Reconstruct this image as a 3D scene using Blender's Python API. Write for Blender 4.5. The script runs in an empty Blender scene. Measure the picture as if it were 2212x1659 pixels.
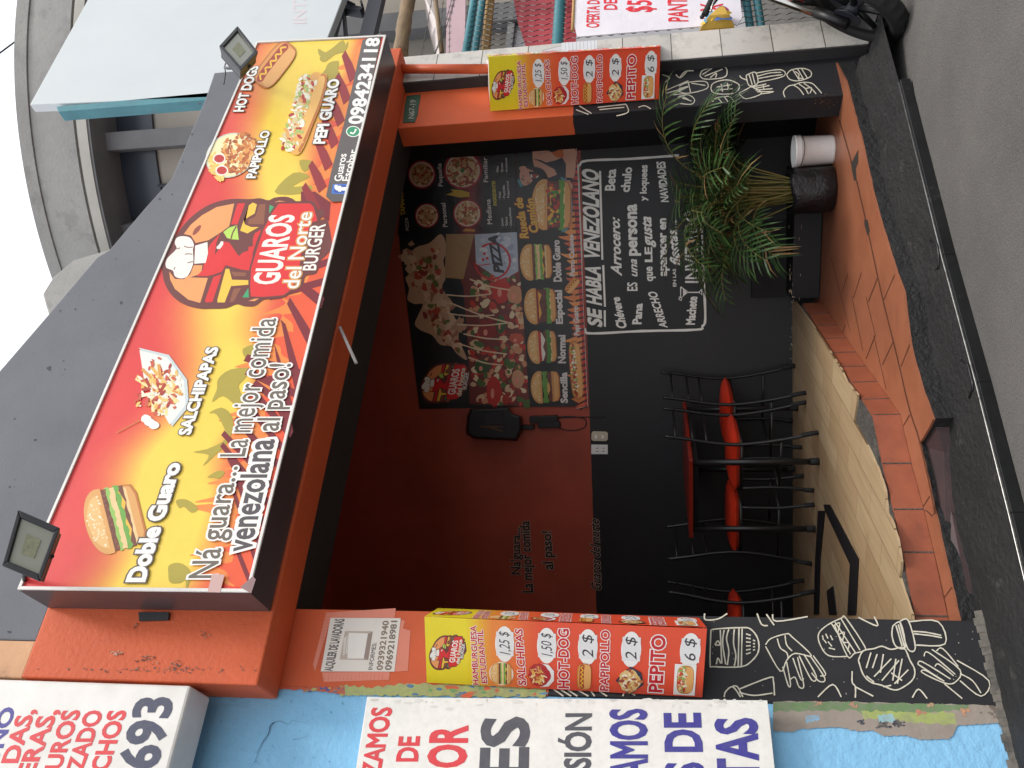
import bpy, bmesh, math, random
from mathutils import Vector, Matrix
from mathutils.geometry import tessellate_polygon
random.seed(7)
S = bpy.context.scene
COL = S.collection
R = math.radians

# ------------------------------------------------------------------ camera (a phone held upright, the photo lies on its side)
H = 1.45
FPX, CU, CV = 1853.0, 829.5, 1106.0
def _n(v): return v.normalized()
UPV = _n(Vector((540 - CU, -10500 - CV, FPX)))
_x0 = Vector((3620 - CU, 1350 - CV, FPX))
XV = _n(_x0 - UPV * _x0.dot(UPV))
YV = UPV.cross(XV)
if YV.z < 0: YV = -YV
def world_dir(c): return Vector((c.dot(XV), c.dot(YV), c.dot(UPV)))
right_w, down_w, fwd_w = world_dir(Vector((1, 0, 0))), world_dir(Vector((0, 1, 0))), world_dir(Vector((0, 0, 1)))
cam = bpy.data.cameras.new('camera')
cam.sensor_width = 36; cam.lens = 36 * FPX / 2212; cam.clip_start = 0.05; cam.clip_end = 500
camo = bpy.data.objects.new('camera', cam); COL.objects.link(camo)
M = Matrix((down_w, right_w, -fwd_w)).transposed().to_4x4()
M.translation = Vector((0, 0, H)); camo.matrix_world = M
S.camera = camo

# ------------------------------------------------------------------ light
SUN_EL, SUN_AZ = 58, 28          # elevation; azimuth measured from the street side (-Y) towards +X
w = bpy.data.worlds.new('World'); S.world = w; w.use_nodes = True
nt = w.node_tree
bg = nt.nodes['Background']
sky = nt.nodes.new('ShaderNodeTexSky'); sky.sky_type = 'NISHITA'; sky.sun_disc = False
sky.sun_elevation = R(SUN_EL); sky.sun_rotation = R(180 - SUN_AZ)
sky.air_density = 1.0; sky.dust_density = 8.0; sky.ozone_density = 1.0
cloud = nt.nodes.new('ShaderNodeMixRGB'); cloud.inputs[0].default_value = 0.82       # thin bright cloud over the whole sky
nt.links.new(sky.outputs[0], cloud.inputs[1]); cloud.inputs[2].default_value = (7.6, 7.8, 8.1, 1)
nt.links.new(cloud.outputs[0], bg.inputs[0]); bg.inputs[1].default_value = 0.14
sd = bpy.data.lights.new('sun', 'SUN'); sd.energy = 1.2; sd.angle = R(11); sd.color = (1, 0.96, 0.9)
so = bpy.data.objects.new('sun', sd); COL.objects.link(so)
tosun = Vector((math.sin(R(SUN_AZ)) * math.cos(R(SUN_EL)), -math.cos(R(SUN_AZ)) * math.cos(R(SUN_EL)), math.sin(R(SUN_EL))))
so.rotation_euler = tosun.to_track_quat('Z', 'Y').to_euler()
so.location = (4, -6, 12)
S.view_settings.view_transform = 'Standard'; S.view_settings.look = 'None'
S.view_settings.exposure = 0.5; S.view_settings.gamma = 1
S.cycles.max_bounces = 8; S.cycles.diffuse_bounces = 5
S.cycles.use_denoising = True

# ------------------------------------------------------------------ surveying: photo pixel (on the 2212 x 1659 view) -> point of a known plane
O = Vector((0, 0, H))
def ray(d):
    c = Vector((1659 - d[1] - CU, d[0] - CV, FPX))
    return Vector((c.dot(XV), c.dot(YV), c.dot(UPV)))
def onz(d, z): r = ray(d); return O + r * ((z - H) / r.z)
def ony(d, y): r = ray(d); return O + r * (y / r.y)
def onp(d, p, n): r = ray(d); return O + r * ((Vector(p) - O).dot(n) / r.dot(n))
def zm(ox, oy, w_, rw=2212.0):
    s = w_ / rw / 1.4756
    a, b = ox / 1.4756, oy / 1.4756
    return lambda x, y: (a + x * s, b + y * s)

# ------------------------------------------------------------------ colour and materials
def lin(c):
    def f(v):
        v = v / 255.0
        return v / 12.92 if v <= 0.04045 else ((v + 0.055) / 1.055) ** 2.4
    return tuple(f(v) for v in c[:3]) + (1.0,)
def newmat(name):
    m = bpy.data.materials.new(name); m.use_nodes = True
    return m, m.node_tree, m.node_tree.nodes['Principled BSDF']
def N(t, kind, **kw):
    n = t.nodes.new('ShaderNode' + kind)
    for k, v in kw.items(): setattr(n, k, v)
    return n
def noise(t, scale, detail=6, rough=0.6, vec=None, stretch=None):
    n = N(t, 'TexNoise'); n.inputs['Scale'].default_value = scale; n.inputs['Detail'].default_value = detail; n.inputs['Roughness'].default_value = rough
    g = N(t, 'NewGeometry'); src = g.outputs['Position']
    if stretch:
        mp = N(t, 'Mapping'); mp.inputs['Scale'].default_value = stretch
        t.links.new(src, mp.inputs[0]); src = mp.outputs[0]
    t.links.new(src, n.inputs['Vector'])
    return n.outputs['Fac']
def ramp(t, fac, a, b, ca=(0, 0, 0, 1), cb=(1, 1, 1, 1)):
    r = N(t, 'ValToRGB'); r.color_ramp.elements[0].position = a; r.color_ramp.elements[1].position = b
    r.color_ramp.elements[0].color = ca; r.color_ramp.elements[1].color = cb
    t.links.new(fac, r.inputs[0]); return r.outputs[0]
def mix(t, fac, a, b, mode='MIX'):
    m = N(t, 'MixRGB', blend_type=mode)
    for i, v in ((0, fac), (1, a), (2, b)):
        if isinstance(v, (int, float)): m.inputs[i].default_value = v
        elif isinstance(v, tuple): m.inputs[i].default_value = v
        else: t.links.new(v, m.inputs[i])
    return m.outputs[0]
def bump(t, p, fac, strength, dist=0.01):
    b = N(t, 'Bump'); b.inputs['Strength'].default_value = strength; b.inputs['Distance'].default_value = dist
    t.links.new(fac, b.inputs['Height']); t.links.new(b.outputs[0], p.inputs['Normal'])
def paint(name, c1, c2=None, scale=3, rough=0.7, bs=60, bst=0.2, dirt=None, dirt_at=(0.55, 0.75), dirt_scale=2.5, metal=0.0, bd=0.004, stretch=None, spec=0.5, coat=0):
    m, t, p = newmat(name)
    c1 = lin(c1); c2 = lin(c2) if c2 else tuple(v * 0.8 for v in c1[:3]) + (1,)
    col = mix(t, ramp(t, noise(t, scale, 8, 0.65, stretch=stretch), 0.3, 0.7), c1, c2)
    if dirt: col = mix(t, ramp(t, noise(t, dirt_scale, 10, 0.7), *dirt_at), col, lin(dirt))
    t.links.new(col, p.inputs['Base Color'])
    p.inputs['Roughness'].default_value = rough; p.inputs['Metallic'].default_value = metal
    p.inputs['Specular IOR Level'].default_value = spec
    if coat: p.inputs['Coat Weight'].default_value = coat
    if bst: bump(t, p, noise(t, bs, 6, 0.6), bst, bd)
    return m
def two_tone(name, up, low, zb, rough=0.65, up2=None, low2=None, edge=0.012, dirt=None, bst=0.25, spec_low=0.5):
    m, t, p = newmat(name)
    g = N(t, 'NewGeometry'); sx = N(t, 'SeparateXYZ'); t.links.new(g.outputs['Position'], sx.inputs[0])
    wob = N(t, 'MapRange'); t.links.new(noise(t, 14, 5), wob.inputs[0]); wob.inputs[3].default_value = -edge; wob.inputs[4].default_value = edge
    ad = N(t, 'Math', operation='ADD'); t.links.new(sx.outputs[2], ad.inputs[0]); t.links.new(wob.outputs[0], ad.inputs[1])
    gt = N(t, 'Math', operation='GREATER_THAN'); t.links.new(ad.outputs[0], gt.inputs[0]); gt.inputs[1].default_value = zb
    nz = ramp(t, noise(t, 2.2, 9, 0.65), 0.32, 0.72)
    u = mix(t, nz, lin(up), lin(up2 or tuple(v * 0.85 for v in up)))
    l = mix(t, nz, lin(low), lin(low2 or tuple(v * 0.75 for v in low)))
    if dirt: u = mix(t, ramp(t, noise(t, 4, 10, 0.75), 0.56, 0.78), u, lin(dirt))
    t.links.new(mix(t, gt.outputs[0], l, u), p.inputs['Base Color'])
    p.inputs['Roughness'].default_value = rough
    bump(t, p, noise(t, 45, 8, 0.65), bst, 0.006)
    return m
def attr_mat(name, rough=0.5, spec=0.5, wrinkle=0.0, grime=0.0):
    m, t, p = newmat(name)
    a = N(t, 'Attribute'); a.attribute_name = 'ink'
    col = mix(t, ramp(t, noise(t, 7, 8, 0.7), 0.3, 0.75), a.outputs['Color'], mix(t, 1.0, a.outputs['Color'], (0.9, 0.9, 0.9, 1), 'MULTIPLY'))
    if grime: col = mix(t, mix(t, 1.0, ramp(t, noise(t, 2.5, 10, 0.75), 0.5, 0.8), (grime, grime, grime, 1), 'MULTIPLY'), col, lin((105, 98, 90)))
    t.links.new(col, p.inputs['Base Color']); p.inputs['Roughness'].default_value = rough
    p.inputs['Specular IOR Level'].default_value = spec
    if grime: col = mix(t, mix(t, 1.0, ramp(t, noise(t, 34, 8, 0.75), 0.42, 0.7), (grime, grime, grime, 1), 'MULTIPLY'), col, lin((142, 136, 126))); t.links.new(col, p.inputs['Base Color'])
    if wrinkle: bump(t, p, noise(t, 9, 4, 0.5), wrinkle, 0.02)
    return m

ORANGE = (216, 96, 50); BLACK = (36, 36, 40)
MAT = {}
def _asphalt():
    m, t, p = newmat('asphalt')
    c = mix(t, ramp(t, noise(t, 1.3, 8, .65), .3, .7), lin((106, 103, 99)), lin((86, 84, 82)))
    c = mix(t, ramp(t, noise(t, 130, 3, .7), .55, .68), c, lin((132, 128, 122)))
    c = mix(t, ramp(t, noise(t, 95, 3, .7), .58, .7), c, lin((58, 57, 57)))
    c = mix(t, ramp(t, noise(t, 5, 10, .75), .6, .78), c, lin((122, 116, 106)))
    c = mix(t, ramp(t, noise(t, 2.2, 10, .8), .66, .74), c, lin((70, 68, 67)))
    t.links.new(c, p.inputs['Base Color']); p.inputs['Roughness'].default_value = .9
    bump(t, p, noise(t, 110, 6, .7), .8, .012); return m
MAT['asphalt'] = _asphalt()
MAT['pavement'] = paint('black_pavement', (36, 35, 35), (22, 22, 23), 3.5, 0.7, 30, 1.0, dirt=(78, 76, 72), dirt_at=(0.6, 0.76), dirt_scale=8, bd=0.02)
MAT['maroon'] = paint('maroon_paint', (74, 54, 54), (54, 44, 45), 4, 0.6, 40, 0.4, dirt=(60, 58, 58))
MAT['shop_front'] = two_tone('shop_front_paint', ORANGE, BLACK, 1.915, up2=(198, 86, 46), dirt=(196, 96, 58))
MAT['orange'] = paint('orange_paint', ORANGE, (200, 88, 48), 2.5, 0.65, 40, 0.35, dirt=(176, 84, 52), dirt_at=(0.58, 0.8), dirt_scale=3.5, bd=0.01)
MAT['grey_wall'] = paint('grey_wall_paint', (112, 114, 120), (98, 100, 107), 1.5, 0.75, 70, 0.3, dirt=(80, 82, 88), dirt_at=(0.66, 0.76), dirt_scale=5)
MAT['peach'] = paint('peach_wall_paint', (216, 170, 130), (196, 150, 116), 4, 0.8, 40, 0.4, dirt=(110, 95, 90), dirt_scale=4)
MAT['blue_wall'] = paint('blue_wall_paint', (140, 196, 232), (126, 184, 222), 1.6, 0.8, 28, 0.55, dirt=(112, 160, 196), dirt_at=(0.6, 0.82), dirt_scale=3, bd=0.015)
MAT['black'] = paint('black_paint', (30, 30, 33), (24, 24, 27), 5, 0.55, 40, 0.15)
MAT['lintel_black'] = paint('dark_soffit', (40, 37, 38), (30, 28, 30), 5, 0.8, 40, 0.2)
MAT['box_metal'] = paint('brown_sheet_metal', (84, 74, 76), (66, 58, 60), 2, 0.35, 3, 0.1, bd=0.01)
MAT['white_frame'] = paint('white_frame', (235, 232, 228), (215, 212, 206), 5, 0.4, 40, 0.05)
MAT['interior'] = two_tone('interior_paint', (172, 76, 56), (33, 33, 36), 1.94, rough=0.5, edge=0.004, bst=0.12)
MAT['beige'] = None
MAT['tile_orange'] = paint('orange_floor_tile', (162, 102, 74), (142, 86, 60), 3.5, 0.42, 50, 0.12, dirt=(128, 72, 50), dirt_at=(0.6, 0.85), dirt_scale=3)
MAT['riser'] = paint('orange_riser_tile', (158, 90, 64), (134, 74, 54), 6, 0.45, 50, 0.15, dirt=(110, 66, 52), dirt_at=(0.55, 0.8), dirt_scale=8)
MAT['concrete'] = paint('grey_concrete', (164, 163, 159), (144, 143, 141), 1.2, 0.9, 20, 0.4, dirt=(120, 120, 118), dirt_scale=1.5, bd=0.02)
MAT['concrete_dark'] = paint('dark_concrete', (126, 126, 127), (108, 108, 110), 1.5, 0.9, 20, 0.3)
MAT['concrete_light'] = paint('pale_concrete', (184, 182, 174), (168, 165, 158), 1.5, 0.9, 20, 0.3)
MAT['window_dark'] = paint('dark_window_glass', (62, 68, 78), (54, 60, 70), 1, 0.25, 5, 0.0)
MAT['blind'] = paint('pale_blind', (176, 168, 156), (164, 156, 146), 1, 0.8, 5, 0.05)
MAT['white_panel'] = paint('white_billboard', (204, 211, 213), (196, 203, 206), 0.8, 0.5, 5, 0.05, dirt=(184, 190, 190), dirt_at=(0.6, 0.85), dirt_scale=1.2)
MAT['teal'] = paint('teal_paint', (74, 140, 150), (58, 118, 130), 4, 0.55, 30, 0.2, dirt=(84, 104, 112), dirt_at=(0.58, 0.75), dirt_scale=6)
MAT['dark_steel'] = paint('dark_steel', (50, 52, 62), (40, 42, 50), 3, 0.5, 20, 0.1)
MAT['tile_marble'] = None
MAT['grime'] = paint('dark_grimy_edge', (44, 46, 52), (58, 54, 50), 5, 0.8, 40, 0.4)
MAT['pipe_orange'] = paint('orange_pipe', (206, 92, 46), (186, 80, 44), 6, 0.5, 30, 0.1)
MAT['wire'] = paint('grey_wire', (86, 88, 86), (60, 62, 62), 6, 0.5, 30, 0.0, metal=0.5)
MAT['bamboo'] = paint('bamboo', (148, 124, 92), (104, 86, 66), 7, 0.7, 40, 0.3, stretch=(0.6, 4, 4))
MAT['wood'] = paint('pale_wood', (196, 160, 104), (170, 130, 80), 7, 0.7, 40, 0.2)
MAT['red_sheet'] = paint('red_sheet', (196, 76, 84), (178, 62, 72), 2, 0.6, 12, 0.3, bd=0.02)
MAT['cloth_white'] = paint('white_cloth', (216, 208, 204), (196, 186, 186), 3, 0.9, 12, 0.4, bd=0.02)
MAT['yard_wall'] = paint('grey_yard_wall', (182, 180, 184), (166, 164, 168), 1.2, 0.85, 10, 0.2)
MAT['chair_metal'] = paint('black_chair_metal', (30, 31, 33), (24, 25, 27), 8, 0.38, 40, 0.03)
MAT['seat_red'] = paint('red_vinyl', (226, 62, 34), (206, 52, 30), 4, 0.38, 22, 0.12, bd=0.01)
MAT['table_red'] = paint('shaded_red_laminate', (140, 40, 26), (120, 34, 24), 4, 0.3, 22, 0.05)  # red made darker to carry the shade the table stands in
MAT['rubber'] = paint('black_rubber', (38, 38, 38), (30, 30, 31), 8, 0.8, 60, 0.2)
MAT['chrome'] = paint('chrome', (200, 198, 192), (180, 178, 172), 6, 0.22, 30, 0.0, metal=1.0)
MAT['plastic_black'] = paint('black_plastic', (26, 26, 28), (20, 20, 22), 8, 0.45, 60, 0.05)
MAT['white_plastic'] = paint('white_plastic', (244, 243, 240), (234, 232, 228), 4, 0.42, 60, 0.04, dirt=(196, 186, 174), dirt_at=(0.66, 0.9))
MAT['ivory_plastic'] = paint('ivory_plastic', (214, 202, 180), (204, 192, 170), 6, 0.4, 60, 0.0)
MAT['bag'] = paint('black_poly_bag', (34, 34, 37), (26, 26, 28), 5, 0.3, 14, 0.9, bd=0.02, stretch=(1, 1, 0.25))
MAT['stem'] = paint('palm_stem', (104, 112, 52), (120, 96, 50), 9, 0.6, 30, 0.1)
MAT['leaf'] = None
MAT['lens'] = paint('floodlight_glass', (158, 160, 146), (140, 142, 130), 2, 0.22, 5, 0.0)
MAT['lamp_body'] = paint('dark_grey_casting', (48, 49, 54), (40, 41, 46), 6, 0.5, 60, 0.1)
MAT['rail'] = paint('black_steel_edge', (30, 31, 33), (42, 43, 44), 6, 0.32, 30, 0.25, metal=0.4, dirt=(84, 82, 80), dirt_at=(0.6, 0.8), dirt_scale=10)
MAT['moto_red'] = paint('red_enamel', (206, 30, 36), (190, 26, 32), 3, 0.25, 30, 0.0, coat=0.5)
MAT['soil'] = paint('dark_soil', (50, 40, 32), (34, 28, 24), 20, 0.9, 60, 0.6)
MAT['broken'] = paint('broken_mortar', (96, 92, 86), (60, 58, 56), 16, 0.9, 50, 0.9, bd=0.02)
MAT['tape'] = paint('clear_tape', (206, 120, 96), (196, 108, 86), 8, 0.3, 40, 0.3)
INK = attr_mat('printed_ink', 0.38, 0.4, 0.04)
INK_PAPER = attr_mat('printed_poster', 0.36, 0.5, 0.25)
INK_PAINT = attr_mat('brush_paint', 0.7, 0.3, 0.0)
INK_ROUGH = attr_mat('weathered_plaster', 0.85, 0.2, 0.4, 0.6)
INK_WHITE = attr_mat('lightbox_print', 0.42, 0.4, 0.0, 0.16)
def _beige():
    m, t, p = newmat('wood_look_floor')
    g = N(t, 'NewGeometry'); mp = N(t, 'Mapping'); mp.inputs['Rotation'].default_value = (0, 0, R(-35))
    t.links.new(g.outputs['Position'], mp.inputs[0])
    b = N(t, 'TexBrick'); t.links.new(mp.outputs[0], b.inputs['Vector'])
    b.inputs['Scale'].default_value = 1; b.inputs['Brick Width'].default_value = 0.52; b.inputs['Row Height'].default_value = 0.17
    b.inputs['Mortar Size'].default_value = 0.0022; b.inputs['Color1'].default_value = lin((196, 174, 138)); b.inputs['Color2'].default_value = lin((172, 144, 110)); b.inputs['Mortar'].default_value = lin((104, 84, 62))
    mp2 = N(t, 'Mapping'); mp2.inputs['Scale'].default_value = (2, 22, 2); t.links.new(mp.outputs[0], mp2.inputs[0])
    n = N(t, 'TexNoise'); n.inputs['Scale'].default_value = 1.5; n.inputs['Detail'].default_value = 8; t.links.new(mp2.outputs[0], n.inputs['Vector'])
    c = mix(t, mix(t, 1.0, ramp(t, n.outputs['Fac'], 0.35, 0.7), (0.4, 0.4, 0.4, 1), 'MULTIPLY'), b.outputs['Color'], lin((150, 118, 84)))
    c = mix(t, ramp(t, noise(t, 3, 9, 0.7), 0.6, 0.85), c, lin((140, 116, 88)))
    t.links.new(c, p.inputs['Base Color']); p.inputs['Roughness'].default_value = 0.42
    return m
MAT['beige'] = _beige()
def _marble():
    m, t, p = newmat('marble_wall_tile')
    g = N(t, 'NewGeometry'); sx = N(t, 'SeparateXYZ'); t.links.new(g.outputs['Position'], sx.inputs[0])
    cb = N(t, 'CombineXYZ'); t.links.new(sx.outputs[0], cb.inputs[0]); t.links.new(sx.outputs[2], cb.inputs[1])
    mp = N(t, 'Mapping'); mp.inputs['Location'].default_value = (-5.15 + 1.0, 0.10, 0); t.links.new(cb.outputs[0], mp.inputs[0])
    b = N(t, 'TexBrick'); b.offset = 0; t.links.new(mp.outputs[0], b.inputs['Vector'])
    b.inputs['Scale'].default_value = 1; b.inputs['Brick Width'].default_value = 2.0; b.inputs['Row Height'].default_value = 0.335
    b.inputs['Mortar Size'].default_value = 0.0035; b.inputs['Color1'].default_value = lin((206, 202, 194)); b.inputs['Color2'].default_value = lin((188, 186, 180)); b.inputs['Mortar'].default_value = lin((84, 80, 72))
    c = mix(t, ramp(t, noise(t, 5, 12, 0.78), 0.5, 0.62), b.outputs['Color'], mix(t, 1.0, b.outputs['Color'], (0.68, 0.69, 0.7, 1), 'MULTIPLY'))
    c = mix(t, ramp(t, noise(t, 3, 9, 0.7), 0.6, 0.85), c, lin((150, 144, 124)))
    t.links.new(c, p.inputs['Base Color']); p.inputs['Roughness'].default_value = 0.35
    return m
MAT['tile_marble'] = _marble()
def _leaf():
    m, t, p = newmat('palm_leaf')
    c = mix(t, ramp(t, noise(t, 9, 3), 0.35, 0.65), lin((62, 92, 42)), lin((28, 52, 27)))
    c = mix(t, ramp(t, noise(t, 5, 3), 0.64, 0.74), c, lin((146, 126, 72)))
    t.links.new(c, p.inputs['Base Color']); p.inputs['Roughness'].default_value = 0.42
    return m
MAT['leaf'] = _leaf()

# ------------------------------------------------------------------ object helpers
def link(o, parent=None):
    COL.objects.link(o)
    if parent is not None: o.parent = parent; o.matrix_parent_inverse = parent.matrix_world.inverted()
    return o
def thing(name, label, cat, loc=(0, 0, 0), group=None, rotz=0):
    o = bpy.data.objects.new(name, None); o.location = loc; o.rotation_euler = (0, 0, rotz)
    o.empty_display_size = 0.1; o.matrix_world = Matrix.Translation(loc) @ Matrix.Rotation(rotz, 4, 'Z')
    COL.objects.link(o); return tag(o, label, cat, group)
def tag(o, label, cat, group=None):
    o['label'] = label; o['category'] = cat
    if group: o['group'] = group
    return o
def structure(o): o['kind'] = 'structure'; return o
class MB:
    def __init__(s): s.v = []; s.f = []; s.smooth = []
    def add(s, vs, fs, smooth=False):
        b = len(s.v); s.v += [tuple(v) for v in vs]; s.f += [tuple(i + b for i in f) for f in fs]; s.smooth += [smooth] * len(fs); return s
    def box(s, x0, x1, y0, y1, z0, z1):
        return s.add([(x0, y0, z0), (x1, y0, z0), (x1, y1, z0), (x0, y1, z0), (x0, y0, z1), (x1, y0, z1), (x1, y1, z1), (x0, y1, z1)],
                     [(0, 3, 2, 1), (4, 5, 6, 7), (0, 1, 5, 4), (1, 2, 6, 5), (2, 3, 7, 6), (3, 0, 4, 7)])
    def hexa(s, bot, top):
        n = len(bot)
        fs = [tuple(range(n))[::-1], tuple(range(n, 2 * n))] + [(i, (i + 1) % n, n + (i + 1) % n, n + i) for i in range(n)]
        return s.add(list(bot) + list(top), fs)
    def prism(s, pts, off):
        return s.hexa(pts, [Vector(p) + Vector(off) for p in pts])
    def tube(s, pts, r, n=8, cap=True, smooth=True):
        pts = [Vector(p) for p in pts]; rs = r if isinstance(r, (list, tuple)) else [r] * len(pts)
        vs = []; up = None
        for i, p in enumerate(pts):
            t = (pts[min(i + 1, len(pts) - 1)] - pts[max(i - 1, 0)]).normalized()
            if up is None: up = Vector((0, 0, 1)) if abs(t.z) < 0.9 else Vector((1, 0, 0))
            a = t.cross(up).normalized(); b = a.cross(t).normalized(); up = b
            for k in range(n):
                an = 2 * math.pi * k / n; vs.append(p + (a * math.cos(an) + b * math.sin(an)) * rs[i])
        fs = [(i * n + k, i * n + (k + 1) % n, (i + 1) * n + (k + 1) % n, (i + 1) * n + k) for i in range(len(pts) - 1) for k in range(n)]
        s.add(vs, fs, smooth)
        if cap: s.f += [tuple(len(s.v) - len(vs) + k for k in range(n))[::-1], tuple(len(s.v) - n + k for k in range(n))]; s.smooth += [False, False]
        return s
    def lathe(s, prof, n=32, c=(0, 0, 0)):
        vs = [(c[0] + r * math.cos(2 * math.pi * k / n), c[1] + r * math.sin(2 * math.pi * k / n), c[2] + z) for r, z in prof for k in range(n)]
        fs = [(i * n + k, i * n + (k + 1) % n, (i + 1) * n + (k + 1) % n, (i + 1) * n + k) for i in range(len(prof) - 1) for k in range(n)]
        return s.add(vs, fs, True)
    def build(s, name, mat, parent=None, bevel=0.0, xf=None, fix=True):
        me = bpy.data.meshes.new(name)
        vs = [tuple(xf @ Vector(v)) for v in s.v] if xf else s.v
        me.from_pydata(vs, [], s.f)
        for p, sm in zip(me.polygons, s.smooth): p.use_smooth = sm
        me.materials.append(mat)
        if fix:
            bm = bmesh.new(); bm.from_mesh(me); bmesh.ops.recalc_face_normals(bm, faces=bm.faces); bm.to_mesh(me); bm.free()
        o = bpy.data.objects.new(name, me); link(o, None)
        if parent is not None: o.parent = parent; o.matrix_parent_inverse = Matrix.Identity(4) if xf == 'local' else parent.matrix_world.inverted()
        if bevel:
            b = o.modifiers.new('bevel', 'BEVEL'); b.width = bevel; b.segments = 2; b.limit_method = 'ANGLE'
        return o
def spline(pts, k=6):
    pts = [Vector(p) for p in pts]; out = []
    for i in range(len(pts) - 1):
        p0, p1, p2, p3 = pts[max(i - 1, 0)], pts[i], pts[i + 1], pts[min(i + 2, len(pts) - 1)]
        for j in range(k):
            t = j / k
            out.append(0.5 * ((2 * p1) + (p2 - p0) * t + (2 * p0 - 5 * p1 + 4 * p2 - p3) * t * t + (3 * p1 - p0 - 3 * p2 + p3) * t ** 3))
    return out + [pts[-1]]

# ------------------------------------------------------------------ printed and painted flat work (ink colour per face)
_gl = {}
def glyphs(s, off=0.0):
    """letter shapes of a line of text: points, faces, and for each outline point its outward direction with the outline edges"""
    if s not in _gl:
        c = bpy.data.curves.new('t', 'FONT'); c.body = s; c.size = 1; c.resolution_u = 3
        o = bpy.data.objects.new('t', c); COL.objects.link(o)
        dg = bpy.context.evaluated_depsgraph_get(); me = bpy.data.meshes.new_from_object(o.evaluated_get(dg))
        bm = bmesh.new(); bm.from_mesh(me); bmesh.ops.remove_doubles(bm, verts=bm.verts, dist=1e-5); bm.verts.index_update()
        vs = [(v.co.x, v.co.y) for v in bm.verts]; fs = [tuple(v.index for v in f.verts) for f in bm.faces]
        nr = {}; es = []
        for e in bm.edges:
            if len(e.link_faces) != 1: continue
            a, b = e.verts[0].co, e.verts[1].co; m = e.link_faces[0].calc_center_median(); d = (b - a)
            if d.length < 1e-6: continue
            d.normalize(); n = Vector((d.y, -d.x, 0))
            if n.dot(m - a) > 0: n = -n
            es.append((e.verts[0].index, e.verts[1].index))
            for v in e.verts: nr.setdefault(v.index, []).append(n)
        mit = {}
        for k, l in nr.items():
            t = sum(l, Vector()); t = t.normalized() if t.length > 1e-6 else l[0]
            mit[k] = t * min(1.6, 1 / max(.3, t.dot(l[0])))
        _gl[s] = (vs, fs, mit, es)
        bm.free(); bpy.data.objects.remove(o); bpy.data.curves.remove(c); bpy.data.meshes.remove(me)
    return _gl[s]
def capheight():
    return max(p[1] for p in glyphs('H')[0])
CAP = capheight()
class Art:
    """flat coloured shapes laid on one surface; x runs down the sign, y runs to the left, as on the sideways photo"""
    def __init__(s, fn, nrm, base=0.001, step=0.00002):
        s.fn, s.n, s.lv, s.step = fn, Vector(nrm), base, step
        s.v, s.f, s.c = [], [], []
    def put(s, pts, faces, col):
        b = len(s.v)
        for p in pts:
            s.v.append(s.fn(p[0], p[1]) + s.n * s.lv); s.c.append(lin(col(p[0], p[1]) if callable(col) else col))
        s.f += [tuple(i + b for i in f) for f in faces]; s.lv += s.step
    def poly(s, col, pts, smooth=0):
        if smooth:
            q = [Vector((p[0], p[1], 0)) for p in pts]; q = q + q[:1]
            pts = [(p.x, p.y) for p in spline([q[-2]] + q + [q[1]], smooth)[smooth:-smooth - 1]]
        tri = tessellate_polygon([[Vector((p[0], p[1], 0)) for p in pts]])
        s.put(pts, tri, col)
    def ell(s, col, c, ax, ay, n=28, rot=0, jag=0, seed=0):
        rg = random.Random(seed); pts = []
        for k in range(n):
            a = 2 * math.pi * k / n; j = 1 + jag * (rg.random() - 0.5) * 2
            x, y = math.cos(a) * ax * j, math.sin(a) * ay * j
            pts.append((c[0] + x * math.cos(rot) - y * math.sin(rot), c[1] + x * math.sin(rot) + y * math.cos(rot)))
        s.put(pts, [tuple(range(n))], col)
    def line(s, col, pts, wd, k=5, closed=False, taper=False):
        q = [Vector((p[0], p[1], 0)) for p in pts]
        if closed: q.append(q[0])
        if k: q = spline(q, k)
        vs = []; n = len(q)
        for i in range(n):
            t = q[min(i + 1, n - 1)] - q[max(i - 1, 0)]
            if t.length < 1e-9: t = Vector((1, 0, 0))
            t.normalize(); h = wd / 2 * (1 if not taper else max(0.05, 1 - i / n)) * (1 + 0.12 * math.sin(i * 2.3))
            vs += [(q[i].x - t.y * h, q[i].y + t.x * h), (q[i].x + t.y * h, q[i].y - t.x * h)]
        s.put(vs, [(2 * i, 2 * i + 1, 2 * i + 3, 2 * i + 2) for i in range(n - 1)], col)
    def grid(s, col, quad, nx, ny):
        a, b, c, d = quad   # a->b along i, a->d along j
        vs = []; cs = []
        for j in range(ny + 1):
            for i in range(nx + 1):
                u, v = i / nx, j / ny
                vs.append(tuple((a[k] * (1 - u) + b[k] * u) * (1 - v) + (d[k] * (1 - u) + c[k] * u) * v for k in (0, 1))); cs.append(col(u, v))
        bi = len(s.v)
        for p, c_ in zip(vs, cs): s.v.append(s.fn(*p) + s.n * s.lv); s.c.append(lin(c_))
        W = nx + 1
        s.f += [(bi + j * W + i, bi + j * W + i + 1, bi + (j + 1) * W + i + 1, bi + (j + 1) * W + i) for j in range(ny) for i in range(nx)]; s.lv += s.step
    def specks(s, cols, pts, n, size, seed=1, long=1.0):
        rg = random.Random(seed); x0, x1 = min(p[0] for p in pts), max(p[0] for p in pts); y0, y1 = min(p[1] for p in pts), max(p[1] for p in pts)
        def inside(x, y):
            r = False; j = len(pts) - 1
            for i in range(len(pts)):
                if (pts[i][1] > y) != (pts[j][1] > y) and x < (pts[j][0] - pts[i][0]) * (y - pts[i][1]) / (pts[j][1] - pts[i][1]) + pts[i][0]: r = not r
                j = i
            return r
        for _ in range(n):
            for _t in range(20):
                x, y = rg.uniform(x0, x1), rg.uniform(y0, y1)
                if inside(x, y): break
            else: continue
            z = size * rg.uniform(0.5, 1.3)
            s.ell(rg.choice(cols), (x, y), z * long, z, 7, rg.uniform(0, 3.14), 0.25, rg.random()); s.lv -= s.step * 0.8
        s.lv += s.step
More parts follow.
